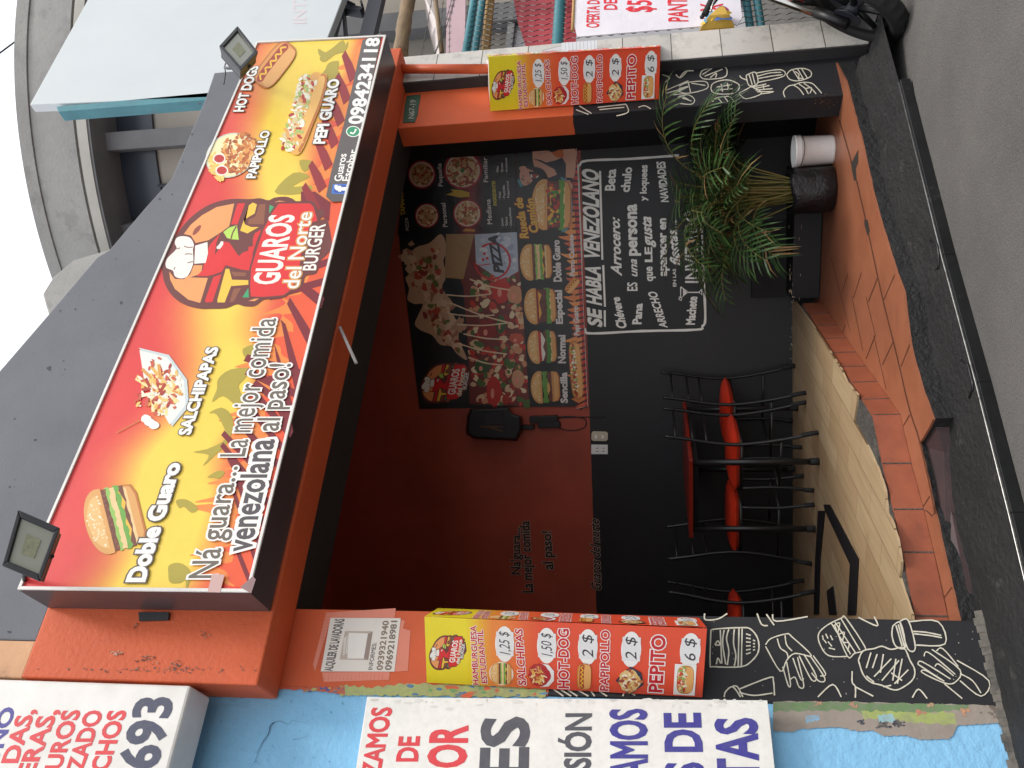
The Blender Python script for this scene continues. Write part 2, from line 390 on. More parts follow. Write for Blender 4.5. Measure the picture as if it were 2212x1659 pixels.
    def text(s, t, col, L, Rt, bold=0.0, out=None, slant=0.0, out2=None):
        """L, Rt: (baseline x, cap-top x, y) at the two ends of the line"""
        ref = glyphs(t, 0.0)[0]; x0, x1 = min(p[0] for p in ref), max(p[0] for p in ref)
        def m(p):
            u = (p[0] - x0) / (x1 - x0); v = p[1] / CAP
            xb, xt = L[0] + (Rt[0] - L[0]) * u, L[1] + (Rt[1] - L[1]) * u
            return (xb + (xt - xb) * v, L[2] + (Rt[2] - L[2]) * u - slant * v * abs(xb - xt))
        for c, o in ([(out2[0], out2[1])] if out2 else []) + ([(out[0], out[1])] if out else []) + [(col, bold)]:
            v, f, mit, es = glyphs(t); s.put([m(p) for p in v], f, c)
            if o > 0:
                ids = {k: i for i, k in enumerate(mit)}; n_ = len(ids); b = len(s.v); cc = lin(c)
                for lift, q in ((0.0, 0.0), (-s.step * .45, o)):
                    for k in ids: s.v.append(s.fn(*m((v[k][0] + mit[k].x * q, v[k][1] + mit[k].y * q))) + s.n * (s.lv + lift)); s.c.append(cc)
                s.f += [(b + ids[i], b + ids[j], b + n_ + ids[j], b + n_ + ids[i]) for i, j in es]; s.lv += s.step
    def build(s, name, mat, parent=None):
        me = bpy.data.meshes.new(name); me.from_pydata([tuple(v) for v in s.v], [], s.f)
        a = me.color_attributes.new('ink', 'FLOAT_COLOR', 'POINT')
        a.data.foreach_set('color', [x for c in s.c for x in c])
        # every face looks to the front of the sign
        bm = bmesh.new(); bm.from_mesh(me)
        for f in bm.faces:
            f.normal_update()
            if f.normal.dot(s.n) < 0: f.normal_flip()
        bm.to_mesh(me); bm.free()
        me.materials.append(mat)
        o = bpy.data.objects.new(name, me); COL.objects.link(o)
        if parent is not None: o.parent = parent; o.matrix_parent_inverse = parent.matrix_world.inverted()
        return o
def frame2(c, w_, h, rot=0.0):
    """local frame of a small picture: p to the right, q up (both -0.5..0.5 of its size)"""
    cr, sr = math.cos(rot), math.sin(rot)
    def m(p, q):
        a, b = p * w_, q * h
        a, b = a * cr - b * sr, a * sr + b * cr
        return (c[0] - b, c[1] - a)
    return m
def wavy(m, p0, p1, q0, q1, k, amp, seed=0):
    rg = random.Random(seed); top = []; bot = []
    for i in range(k + 1):
        t = i / k; p = p0 + (p1 - p0) * t
        top.append(m(p, q1 + amp * rg.uniform(-1, 1))); bot.append(m(p, q0 + amp * rg.uniform(-1, 1)))
    return top + bot[::-1]
def burger(A, c, w_, h, rot=0.0, kind=0, seed=0):
    m = frame2(c, w_, h, rot); dome = [m(0.5 * math.cos(a) * (1 if math.sin(a) > 0.15 else 0.97), 0.12 + 0.4 * abs(math.sin(a)) ** 0.75) for a in [math.pi * k / 18 for k in range(19)]]
    bun, bun2, crust = (226, 168, 98), (240, 206, 150), (196, 120, 58)
    A.poly(crust, [m(-.46, -.3), m(-.44, -.43), m(-.3, -.5), m(.3, -.5), m(.44, -.43), m(.46, -.3)])
    A.poly(bun, [m(-.44, -.29), m(-.42, -.4), m(-.28, -.46), m(.28, -.46), m(.42, -.4), m(.44, -.29)])
    A.poly(bun2, [m(-.44, -.27), m(-.4, -.33), m(.4, -.33), m(.44, -.27)])
    if kind == 0:      # double
        A.poly((120, 68, 48), wavy(m, -.46, .46, -.28, -.18, 12, .012, seed)); A.poly((244, 190, 70), [m(-.4, -.18), m(.42, -.18), m(.2, -.27), m(.05, -.19), m(-.2, -.26)])
        A.poly((112, 172, 72), wavy(m, -.48, .48, -.2, -.11, 18, .025, seed + 1)); A.poly(bun2, wavy(m, -.46, .46, -.12, -.01, 10, .008, seed))
        A.poly((150, 196, 96), wavy(m, -.48, .48, -.03, .04, 20, .022, seed + 2)); A.poly((118, 64, 46), wavy(m, -.46, .46, .03, .14, 12, .014, seed + 3))
        A.specks([(150, 92, 66), (92, 48, 36)], wavy(m, -.44, .44, .04, .13, 8, 0), 40, w_ * .012, seed)
    elif kind == 1:    # thick patty
        A.poly((96, 156, 54), wavy(m, -.49, .48, -.31, -.16, 16, .03, seed)); A.poly((104, 54, 40), wavy(m, -.45, .45, -.2, .06, 12, .02, seed + 1))
        A.specks([(136, 80, 58), (80, 40, 30)], wavy(m, -.43, .43, -.18, .05, 8, 0), 50, w_ * .014, seed); A.poly((240, 178, 66), [m(-.4, .07), m(.42, .07), m(.3, -.06), m(.1, .03), m(-.2, -.03)])
        A.poly((150, 42, 36), wavy(m, -.46, .46, .05, .13, 12, .012, seed + 2))
    elif kind == 2:    # lettuce, white sauce, tomato
        A.poly((70, 132, 50), wavy(m, -.48, .49, -.3, -.13, 16, .03, seed)); A.poly((110, 62, 44), wavy(m, -.42, .44, -.16, -.06, 12, .012, seed))
        A.poly((240, 232, 220), [m(-.4, -.02), m(-.2, -.1), m(.0, -.03), m(.2, -.12), m(.42, .0), m(.42, .05), m(-.42, .05)]); A.poly((200, 48, 44), wavy(m, -.44, .46, .03, .14, 10, .012, seed + 1))
    else:
        A.poly((214, 150, 84), wavy(m, -.46, .46, -.32, -.22, 10, .01, seed)); A.poly((112, 60, 44), wavy(m, -.44, .45, -.22, -.08, 12, .014, seed))
        A.poly((226, 178, 96), [m(-.3, -.04), m(.2, -.05), m(.1, -.14), m(-.1, -.16)]); A.poly((104, 158, 66), wavy(m, -.48, .47, -.06, .1, 16, .035, seed + 1))
    A.poly(crust, dome + [m(-.46, .1), m(.46, .1)]) if False else A.poly(lambda x, y: bun, dome)
    A.poly((238, 192, 124), [m(.4 * math.cos(a), .2 + .27 * math.sin(a)) for a in [math.pi * k / 12 for k in range(13)]])
    A.specks([(248, 226, 186), (252, 236, 204)], [m(.42 * math.cos(a), .17 + .32 * math.sin(a)) for a in [math.pi * k / 12 for k in range(13)]], 46, w_ * .011, seed + 4, 1.6)
def hotdog(A, c, w_, h, rot=0.0, topping=True, seed=0):
    m = frame2(c, w_, h, rot)
    def cap(a, b, q0): return [m(a * math.copysign(abs(math.cos(t)) ** .5, math.cos(t)), q0 + b * math.copysign(abs(math.sin(t)) ** .7, math.sin(t))) for t in [2 * math.pi * k / 26 for k in range(26)]]
    A.poly((196, 118, 54), cap(.5, .46, 0)); A.poly((228, 158, 84), cap(.47, .38, .02)); A.poly((168, 58, 36), cap(.46, .17, .12)); A.poly((236, 176, 104), cap(.45, .22, -.2))
    if topping:
        A.specks([(238, 214, 150), (226, 90, 60), (150, 176, 80), (244, 236, 214), (196, 60, 44)], cap(.44, .2, .16), 70, h * .07, seed, 1.8)
    else:
        A.line((246, 196, 60), [m(-.4 + .08 * k, .12 + (.09 if k % 2 else -.05)) for k in range(11)], h * .07)
def fries(A, c, w_, h, rot=0.0, seed=0, plate=True):
    m = frame2(c, w_, h, rot); rg = random.Random(seed)
    if plate:
        A.poly((206, 216, 216), [m(-.62, .05), m(-.4, -.42), m(.0, -.55), m(.45, -.35), m(.7, .2), m(.3, .0)]); A.poly((238, 238, 232), [m(-.58, .08), m(-.36, -.36), m(.0, -.48), m(.42, -.3), m(.66, .2), m(.2, .3)])
    for k in range(60):
        a = rg.uniform(0, 6.28); r_ = rg.random() ** .5; p, q = .36 * r_ * math.cos(a), .06 + .36 * r_ * math.sin(a); d = rg.uniform(0, 3.14); l = rg.uniform(.07, .14)
        A.line(rg.choice([(244, 206, 120), (236, 184, 96), (250, 224, 156), (222, 160, 80), (206, 92, 66), (178, 62, 48), (250, 236, 206)]), [m(p - l * math.cos(d), q - l * math.sin(d)), m(p + l * math.cos(d), q + l * math.sin(d))], w_ * .045, 0)
def dish(A, c, w_, h, rot=0.0, cols=None, rim=(240, 226, 196), seed=0, n=90, red=None):
    m = frame2(c, w_, h, rot); e = lambda k: [m(k * .5 * math.cos(t), k * .5 * math.sin(t)) for t in [2 * math.pi * i / 36 for i in range(36)]]
    if red: A.poly(red, e(1.12))
    A.poly(rim, e(1.0)); A.poly(cols[0], e(.88)); A.specks(cols, e(.86), n, w_ * .045, seed, 1.7)
def logo(A, q, ring=True):
    """burger-with-chef-hat emblem; q maps its drawing coordinates to the sign"""
    P = lambda l: [q(*p) for p in l]
    br, bun, red, yel, pat, gr, wh = (112, 56, 52), (244, 164, 100), (226, 46, 48), (246, 200, 72), (146, 88, 62), (62, 168, 112), (246, 242, 232)
    A.poly(br, P([(50, 970), (90, 840), (160, 720), (230, 640), (330, 510), (480, 380), (640, 300), (820, 260), (1020, 262), (1140, 252), (1230, 275), (1300, 245), (1420, 235), (1500, 260), (1540, 285), (1680, 280), (1740, 310), (1770, 365), (1840, 385), (1845, 440), (1800, 490), (1870, 480), (1900, 560), (1930, 780), (1880, 870), (1800, 950), (1760, 1080), (1640, 1110), (1615, 1200), (1560, 1250), (1480, 1290), (1420, 1340), (1300, 1365), (1180, 1370), (1080, 1440), (960, 1440), (880, 1420), (760, 1465), (600, 1470), (490, 1470), (350, 1440), (220, 1370), (130, 1270), (80, 1160), (60, 1050)]), 3)
    A.poly(bun, P([(300, 645), (380, 540), (500, 440), (660, 350), (855, 310), (800, 560), (720, 620), (570, 715), (430, 745), (380, 665)])); A.poly(bun, P([(140, 1060), (200, 1140), (300, 1145), (370, 1090), (410, 990), (505, 990), (490, 1080), (372, 1125), (565, 1130), (480, 1405), (350, 1370), (200, 1250), (150, 1150)]))
    A.poly((150, 76, 60), P([(395, 650), (420, 590), (470, 550), (490, 560), (470, 610), (420, 655)]), 3)
    A.poly(red, P([(890, 310), (975, 305), (890, 540), (820, 540)])); A.poly(red, P([(625, 1120), (715, 1090), (615, 1395), (540, 1400), (535, 1370)]))
    A.poly(yel, P([(1015, 330), (1060, 300), (1105, 320), (1080, 420), (960, 490), (970, 540), (1040, 570), (1125, 570), (1000, 640), (920, 610)])); A.poly(yel, P([(760, 1030), (800, 1030), (830, 1150), (1010, 1155), (1010, 1205), (820, 1220), (750, 1400), (670, 1400), (670, 1370)]))
    A.poly(pat, P([(1130, 320), (1200, 315), (1180, 540), (1010, 540), (1010, 490), (1090, 450)])); A.poly(pat, P([(820, 1060), (990, 1075), (980, 1110), (850, 1115)])); A.poly(pat, P([(850, 1250), (930, 1240), (850, 1390), (800, 1400)]))
    A.poly(gr, P([(1245, 325), (1300, 350), (1235, 470)])); A.poly(gr, P([(1010, 1240), (1015, 1345), (945, 1345)])); A.poly(bun, P([(1300, 295), (1350, 280), (1430, 290), (1400, 305)])); A.poly(bun, P([(1010, 1385), (1080, 1360), (1130, 1355), (1080, 1385)]))
    A.poly(red, P([(520, 980), (560, 900), (570, 800), (590, 760), (700, 640), (660, 740), (640, 880), (740, 730), (800, 740), (870, 840), (905, 890), (950, 850), (1010, 830), (1010, 790), (1060, 780), (1060, 700), (1080, 640), (1165, 590), (1110, 700), (1060, 850), (1040, 1050), (940, 1040), (760, 990), (720, 1060), (640, 1090), (560, 1110), (440, 1110), (510, 1040)]))
    A.poly((190, 226, 98), P([(735, 625), (800, 575), (885, 550), (895, 630), (905, 710), (830, 705), (775, 690)])); A.line(br, P([(820, 700), (840, 630), (880, 560)]), abs(q(0, 14)[1] - q(0, 0)[1])); A.poly(wh, P([(660, 790), (690, 760), (710, 725), (735, 730), (732, 765), (700, 810), (665, 812)]))
    A.poly(wh, P([(100, 960), (130, 900), (220, 810), (200, 750), (220, 690), (290, 670), (370, 690), (410, 760), (400, 820), (405, 950), (380, 1040), (330, 1120), (260, 1135), (200, 1110), (180, 1050), (110, 1020)]), 3); A.poly(wh, P([(425, 775), (560, 735), (565, 860), (540, 965), (415, 975)]))
    lw = abs(q(0, 12)[1] - q(0, 0)[1])
    for l in ([(300, 780), (350, 795), (400, 790)], [(310, 870), (350, 865), (395, 870)], [(340, 965), (380, 955), (400, 950)], [(218, 812), (260, 800)], [(190, 1040), (205, 1010)]): A.line((150, 120, 116), P(l), lw)
    A.poly(br, P([(1015, 1345), (1010, 1240), (1020, 1030), (1080, 815), (1160, 575), (1250, 405), (1330, 290), (1700, 290), (1755, 340), (1790, 500), (1700, 540), (1600, 820), (1580, 1110), (1500, 1270), (1410, 1345), (1180, 1362)])); A.poly(red, P([(1040, 1335), (1030, 1240), (1040, 1030), (1100, 830), (1180, 590), (1270, 420), (1345, 312), (1690, 310), (1730, 350), (1770, 500), (1700, 520), (1600, 820), (1560, 1100), (1490, 1250), (1400, 1320), (1180, 1340)]))
    def T(t, col, l, r_, **k):
        a, b = q(l[0], l[2]), q(l[1], l[2]); c, d = q(r_[0], r_[2]), q(r_[1], r_[2]); A.text(t, col, (a[0], b[0], a[1]), (c[0], d[0], c[1]), **k)
    T('GUAROS', wh, (1335, 1065, 1195), (1515, 1255, 440), bold=.03); T('del Norte', wh, (1560, 1385, 1245), (1715, 1555, 410), bold=.015, out=((150, 60, 48), .035), out2=((250, 196, 96), .06)); T('BURGER', wh, (1750, 1610, 1045), (1860, 1700, 540), bold=.02, out=(br, .07))
def menu(A, q):
    """the price menu drawn once; q(x, y) takes photo coordinates of the left-hand menu to the panel"""
    E = zm(1100, 1628, 1100); red, wh = (206, 34, 44), (250, 246, 240)
    def g(u, v):   # u down, v from left to right
        a, b, c = (244, 222, 46), (244, 142, 62), (236, 84, 52)
        t = min(1, max(0, (u - .16) / .09)); k = min(1, max(0, (u - .27) / .16))
        o = [a[i] + (b[i] - a[i]) * t for i in range(3)]; return [o[i] + (c[i] - o[i]) * k for i in range(3)]
    A.grid(g, (q(0, 0), q(1, 0), q(1, 1), q(0, 1)), 40, 2)
    Q = lambda x, y: q.px(*E(x, y))
    m0 = lambda x, y: q.px(*E(540 + (x - 50) * .135, 790 + (y - 235) * .185)); logo(A, m0)
    def T(t, col, l, r_, **k):
        a, b = Q(l[0], l[2]), Q(l[1], l[2]); c, d = Q(r_[0], r_[2]), Q(r_[1], r_[2]); A.text(t, col, (a[0], b[0], a[1]), (c[0], d[0], c[1]), **k)
    for t, l, r_ in (('HAMBURGUESA', (874, 838, 1114), (856, 820, 735)), ('ESTUDIANTIL', (932, 896, 1104), (900, 864, 762)), ('SALCHIPAS', (1190, 1142, 1116), (1158, 1112, 756)), ('HOT-DOG', (1468, 1404, 1136), (1454, 1390, 756)), ('PAPIPOLLO', (1722, 1672, 1152), (1712, 1660, 764)), ('PEPITO', (2062, 1980, 1160), (2058, 1976, 796))):
        T(t, red, l, r_, bold=.03, out=(wh, .085))
    def sz(c, w_, h): a, b = Q(*c), Q(c[0] + h, c[1] + w_); return Q(*c), abs(b[1] - a[1]), abs(b[0] - a[0])
    for c, t in (((1045, 850), '1,25 $'), ((1318, 860), '1,50 $'), ((1580, 868), '2 $'), ((1852, 882), '2 $'), ((2215, 890), '6 $')):
        e, w_, h = sz(c, 225, 130); A.ell(wh, e, h * .5, w_ * .52); A.poly((238, 236, 234), [(e[0] - h * .44, e[1] - w_ * .36), (e[0] + h * .46, e[1] - w_ * .36), (e[0] + h * .46, e[1] + w_ * .34), (e[0] - h * .44, e[1] + w_ * .34)])
        A.text(t, (54, 48, 52), (e[0] + h * .3, e[0] - h * .26, e[1] + w_ * .3), (e[0] + h * .2, e[0] - h * .3, e[1] - w_ * .34), slant=.2)
    e, w_, h = sz((1025, 1040), 165, 165); A.ell((250, 226, 200), e, h * .5, w_ * .5); burger(A, e, w_ * .95, h * .85, 0, 0, 3)
    e, w_, h = sz((1285, 1050), 165, 175); A.poly((244, 240, 236), [(e[0], e[1] + w_ * .5), (e[0] + h * .3, e[1] + w_ * .46), (e[0] + h * .5, e[1] + w_ * .2), (e[0] + h * .5, e[1] - w_ * .2), (e[0] + h * .3, e[1] - w_ * .46), (e[0], e[1] - w_ * .5)]); A.ell((186, 44, 50), (e[0] - h * .05, e[1]), h * .42, w_ * .47, jag=.08); fries(A, (e[0] - h * .05, e[1]), w_ * .95, h * .75, 0, 5, False)
    e, w_, h = sz((1565, 1058), 180, 105); hotdog(A, e, w_, h, 0, False)
    e, w_, h = sz((1855, 1085), 200, 180); A.poly((48, 56, 74), [(e[0] - h * .5, e[1]), (e[0], e[1] + w_ * .5), (e[0] + h * .5, e[1] + w_ * .1), (e[0] + h * .4, e[1] - w_ * .3), (e[0], e[1] - w_ * .5)]); A.ell((232, 196, 130), e, h * .38, w_ * .38, jag=.1); A.specks([(226, 170, 96), (250, 236, 206), (196, 120, 66), (250, 230, 180), (160, 74, 56)], [(e[0] - h * .4, e[1]), (e[0], e[1] + w_ * .4), (e[0] + h * .4, e[1]), (e[0], e[1] - w_ * .4)], 60, h * .05, 3, 1.8)
    e, w_, h = sz((2200, 1075), 210, 130); A.poly((246, 244, 238), [(e[0] - h * .55, e[1] - w_ * .5), (e[0] + h * .5, e[1] - w_ * .5), (e[0] + h * .5, e[1] + w_ * .5), (e[0] - h * .55, e[1] + w_ * .5)]); hotdog(A, e, w_ * .92, h * .9, 0, True, 8)

# ------------------------------------------------------------------ planes of the place
YF, YL, YS = 3.806, 3.57, 3.335          # shop front, lintel front, sign front
ZT, ZB = 0.165, 0.3265                   # tiled step, wood-look shop floor
_p0 = onp((1239, 296), (4.767, 0, 0), Vector((1, 0, 0)))
PW = O + (_p0 - O) * 1.1335
TH = R(42); NW = Vector((math.sin(TH), math.cos(TH), 0)); DW = Vector((math.cos(TH), -math.sin(TH), 0))
FRONT = (0, -1, 0); INW = -NW
def fW(x, y): return onp((x, y), PW, NW)
def fF(yp): return lambda x, y: ony((x, y), yp)
z00, z01, z02 = zm(0, 0, 1100), zm(1100, 0, 1100), zm(2164, 0, 1100)
z10, z11, z12 = zm(0, 820, 1100), zm(1100, 820, 1100), zm(2164, 820, 1100)
z20, z21, z22 = zm(0, 1628, 1100), zm(1100, 1628, 1100), zm(2164, 1628, 1100)
zCH = zm(2040, 1130, 800, 1561); zMU = zm(1820, 460, 520, 1391); zLG = zm(500, 560, 640); zPH = zm(1000, 150, 400, 1327)
zRU = zm(1280, 440, 600); zST = zm(1640, 740, 260, 744); zFE = zm(1000, 0, 700); zOF = zm(1800, 0, 700); zMO = zm(2400, 0, 600); zBK = zm(2400, 100, 400, 1327); zDO = zm(2500, 1700, 764, 1694)

# ------------------------------------------------------------------ ground
def street_z(x):
    t = min(1, max(0, (x - 3.9) / 1.1)); return -.085 * t * t * (3 - 2 * t)
_b = MB(); _xs = [-60, -8] + [-2 + i * .25 for i in range(40)] + [12, 30, 90]
_b.add([(x, y, street_z(x)) for x in _xs for y in (-60, 0, 3.2, 6, 90)], [(i * 5 + j, (i + 1) * 5 + j, (i + 1) * 5 + j + 1, i * 5 + j + 1) for i in range(len(_xs) - 1) for j in range(4)])
structure(_b.build('street', MAT['asphalt']))
_rail = [onz(d, .055) for d in ((1942, 177), (2036, 556), (2110, 830), (2181, 1111), (2212, 1240))]
_rail.append(_rail[-1] + (_rail[-1] - _rail[0]).normalized() * 4)
def rail_y(x):
    for a, b in zip(_rail, _rail[1:]):
        if b.x <= x <= a.x: return a.y + (b.y - a.y) * (x - a.x) / (b.x - a.x)
    return _rail[0].y + (x - _rail[0].x) * -.02 if x > _rail[0].x else _rail[-1].y
def pavement():
    b = MB(); nx, ny = 150, 22; rg = random.Random(3); vs = []
    from mathutils import noise as nz
    for i in range(nx + 1):
        x = -2.6 + (4.86 + 2.6) * i / nx
        y0 = rail_y(x) + .012
        for j in range(ny + 1):
            t = j / ny; y = y0 + (3.99 - y0) * t
            z = .05 + .042 * min(1, t * 1.4) + .015 * nz.fractal(Vector((x * 4, y * 4, 1)), 1, 2, 5) * min(1, t * 4) * (1 if x > 1.1 else .3)
            if x > 4.6: z = .02 + (z - .02) * max(0, 1 - ((x - 4.6) / .3) ** 2) if t < .5 else z
            vs.append((x, y, z))
    W = ny + 1
    b.add(vs, [(i * W + j, (i + 1) * W + j, (i + 1) * W + j + 1, i * W + j + 1) for i in range(nx) for j in range(ny)], True)
    b.add([(4.86, vs[-W][1], -.1), (4.86, 3.99, -.1), (4.86, 3.99, vs[-1][2]), (4.86, vs[-W][1], vs[-W][2])], [(0, 1, 2, 3)])
    return structure(b.build('pavement', MAT['pavement']))
PAV = pavement()
edge = [onz(d, ZT) for d in (z02(1070, 520), z02(1120, 720), z02(1180, 950), z02(1235, 1200), z02(1270, 1350), z12(1380, 60), z12(1440, 230), z12(1480, 560), z12(1545, 800), z12(1625, 1040), z12(1540, 1200), z12(1640, 1640), z22(1710, 330), z22(1790, 690))]
rg = random.Random(11); e2 = []
for a, b in zip(edge, edge[1:]):
    k = max(1, int((b - a).length / .05))
    for i in range(k): q_ = a.lerp(b, i / k); e2.append(q_ + Vector((rg.uniform(-1, 1), rg.uniform(-1, 1), 0)) * .006)
e2.append(edge[-1])
tile_poly = e2 + [Vector((.95, edge[-1].y + .02, ZT)), Vector((.95, 6, ZT)), Vector((5.5, 6, ZT)), Vector((5.4, 3.9, ZT))]
TILE = structure(MB().prism(tile_poly, (0, 0, -.011)).build('tiled_step', MAT['tile_orange']))
structure(MB().prism([p + Vector((0, -.004 + .006 * math.sin(i * 1.7), -.012)) for i, p in enumerate(tile_poly)], (0, 0, -.1)).build('step_base', MAT['pavement']))
ga = Art(lambda x, y: onz((x, y), ZT), (0, 0, 1), .0012)
gc = (92, 54, 38)
for l, wd in (([z02(1030, 770), z02(1150, 1200), z12(1270, 100), z12(1320, 320), z12(1400, 640), z12(1480, 980), z12(1550, 1200), z12(1640, 1640), z22(1570, 0), z22(1635, 275), z22(1700, 560), z22(1725, 690)], 2.6),
              ([z02(1100, 1030), z02(1150, 1180)], 1.3), ([z12(1170, 100), z12(1120, 260)], 1.6), ([z12(1275, 130), z12(1215, 285)], 2.2), ([z12(1385, 110), z12(1315, 270)], 1.8), ([z12(1375, 540), z12(1305, 690)], 2), ([z12(1260, 500), z12(1200, 650)], 1.8), ([z12(1480, 560), z12(1425, 700)], 2),
              ([z12(1480, 1010), z12(1440, 1080)], 2), ([z12(1610, 1530), z12(1565, 1600)], 2), ([z22(1750, 490), z22(1700, 560)], 2), ([z12(1070, 430), z12(1050, 480)], 1.2), ([z12(1250, 500), z12(1330, 850)], 1.0), ([z12(1110, 250), z12(1180, 600)], .9), ([z12(1200, 250), z12(1260, 500)], 1.0), ([z12(975, 0), z12(1100, 480)], .8), ([z12(1085, 100), z12(1045, 230)], 1)):
    ga.line(gc, l, wd, 3)
for l in ([z02(1150, 960), z02(1125, 1010), z02(1105, 1050), z02(1110, 1090), z02(1125, 1160), z02(1140, 1150), z02(1135, 1080), z02(1150, 1040)], [z02(1190, 1405), z02(1190, 1440), z02(1210, 1510), z02(1225, 1480), z02(1210, 1410)]): ga.poly((58, 52, 48), l)
structure(ga.build('floor_joints', INK_PAINT))
beige_e = [onz(d, ZB) for d in (z12(745, 280), z12(890, 480), z12(1040, 720), z12(1062, 770), z12(1075, 800), z12(1145, 880), z12(1135, 960), z12(1120, 1050), z12(1165, 1130), z12(1230, 1250), z12(1280, 1370), z12(1320, 1500), z12(1335, 1640), z22(1360, 60), z22(1400, 180), z22(1425, 330), z22(1415, 430), z22(1455, 560), z22(1490, 660))]
b2 = []
for a, b in zip(beige_e, beige_e[1:]):
    k = max(1, int((b - a).length / .03)); rough_ = .004 if a.x < 2.4 else .0012
    for i in range(k): b2.append(a.lerp(b, i / k) + Vector((rg.uniform(-1, 1), rg.uniform(-1, 1), 0)) * rough_)
b2.append(beige_e[-1])
structure(MB().prism(b2 + [Vector((.96, 3.96, ZB)), Vector((.96, 9.6, ZB)), Vector((4.0, 6.4, ZB)), Vector((4.42, 5.5, ZB))], (0, 0, -.011)).build('shop_floor', MAT['beige']))
rb = [onz(d, ZT + .002) for d in (z12(915, 290), z12(1135, 610), z12(1350, 910), z12(1418, 1010), z12(1490, 1330), z22(1570, 0), z22(1635, 275), z22(1725, 690))]
rb.append(Vector((.97, rb[-1].y, rb[-1].z)))
inn = Vector((-.06, .1, 0))
structure(MB().prism(rb + [p + inn for p in rb[::-1]], (0, 0, .135)).build('step_riser', MAT['riser']))
jr = MB()
for a, b in zip(rb, rb[1:]):
    k = max(1, round((b - a).length / .3)); n = Vector((-(b - a).y, (b - a).x, 0)).normalized() * -1
    if n.y > 0: n = -n
    for i in range(k):
        p = a.lerp(b, (i + .97) / k); t = (b - a).normalized() * .0035
        jr.prism([p - t + n * .0022, p + t + n * .0022, p + t - n * .01, p - t - n * .01], (0, 0, .133))
structure(jr.build('riser_joints', MAT['broken']))
structure(MB().prism([p + inn * .12 for p in rb] + [p + Vector((-.2, .4, 0)) for p in rb[::-1]], (0, 0, .149)).build('mortar_bed', MAT['broken']))
mar = [z12(1630, 1045), z12(1545, 1205), z12(1645, 1640), z22(1715, 330), z22(1795, 690), z22(1880, 690), z22(1835, 350), z22(1745, 0), z12(1760, 1640), z12(1700, 1250)]
structure(MB().prism([onz(d, .146 if i < 5 else .101) for i, d in enumerate(mar)], (0, 0, -.06)).build('painted_kerb', MAT['maroon']))
bf = MB()      # inlaid black floor strips
for l in ([z22(890, 0), z22(935, 0), z22(905, 300), z22(895, 665), z22(862, 665), z22(872, 300)], [z22(925, -40), z22(965, -40), z22(1150, 310), z22(1132, 670), z22(1078, 670), z22(1095, 345), z22(935, 0)], [z22(945, 515), z22(988, 482), z22(1010, 668), z22(962, 668)]):
    bf.prism([onz(d, ZB + .006) for d in l], (0, 0, -.0045))
structure(bf.build('floor_inlay', MAT['black']))
_f = MB()
for i in range(24):
    x = .60 + i * .031; h = .112 + .006 * math.sin(i * 2.1); _f.hexa([(x, YF - .034 + .005 * math.sin(i * 1.3), .06), (x + .0315, YF - .034 + .005 * math.sin(i * 1.3 + 1.3), .06), (x + .0315, YF - .001, .06), (x, YF - .001, .06)], [(x, YF - .01, h - .006), (x + .0315, YF - .01, h - .006), (x + .0315, YF - .001, h + .004), (x, YF - .001, h + .004)])
structure(_f.build('mortar_fillet', paint('dusty_mortar', (106, 101, 93), (78, 75, 70), 14, .9, 50, .7, dirt=(60, 59, 58), dirt_at=(.5, .72), dirt_scale=14)))
# steel edge along the kerb
rt = thing('steel_kerb_edge', 'long black steel edge running along the kerb beside the road', 'kerb edge', _rail[2])
k = MB(); off = Vector((0, -.02, 0))
for a, b in zip(_rail, _rail[1:]):
    k.hexa([a + Vector((0, .006, -.055)), b + Vector((0, .006, -.055)), b + off + Vector((0, 0, -.055)), a + off + Vector((0, 0, -.055))], [a + Vector((0, .012, 0)), b + Vector((0, .012, 0)), b + off, a + off])
k.build('steel_angle', MAT['rail'], rt, .004)
for a, b in zip(_rail, _rail[1:]): pass
we = MB(); we.tube([p + Vector((0, .006, .0005)) for p in _rail], .0042, 6); we.build('edge_highlight', paint('highlight_steel', (176, 176, 172), (120, 120, 118), 30, .3, 30, 0, metal=.8), rt)  # pale strip puts the highlight of the polished, worn top edge into the metal
for l in ([z12(1810, 660), z12(1850, 690), z12(1870, 760), z12(1885, 830), z12(1860, 900)], [z02(1610, 1540), z02(1650, 1560), z02(1665, 1630), z12(1665, 60), z12(1650, 75)]):
    MB().tube(spline([onz(d, .095) for d in l], 4), .006, 6).build('wire_hook', MAT['rail'], rt)

# ------------------------------------------------------------------ the shop
shop = thing('shop_building', 'open-fronted snack bar with orange and black painted pillars under the long red and yellow sign', 'shop', (3, YF, 0))
MB().box(.94, 1.305, YF, YF + .19, 0, 3.2).build('pillar', MAT['shop_front'], shop, .006)
MB().box(4.757, 5.32, YF, YF + .17, 0, 3.2).build('pillar', MAT['shop_front'], shop, .006)
zo = ony((90, 1345), YL).z
MB().box(.885, 5.34, YL, YF + .0, 3.14, zo).build('lintel', MAT['orange'], shop, .008)
pts = [ony(d, YL + .012) for d in (z00(1372, 465), z00(1320, 620), z00(1100, 1140), z00(930, 1330), z00(700, 1600), z10(620, 0), z10(300, 375), z10(0, 722))]
pts.append(Vector((pts[-1].x - (pts[-2].x - pts[-1].x) * 3, YL + .012, pts[-1].z + (pts[-1].z - pts[-2].z) * 3)))
xl = ony((60, 1384), YL + .012).x
pts = [p for p in pts if p.x > xl]
pts += [Vector((xl, YL + .012, pts[-1].z + .2)), Vector((xl, YL + .012, zo)), Vector((pts[0].x, YL + .012, zo))]
MB().prism(pts, (0, .2, 0)).build('parapet', MAT['grey_wall'], shop, .01)
a = Art(fF(YL + .012), FRONT, .0015); rg = random.Random(8)
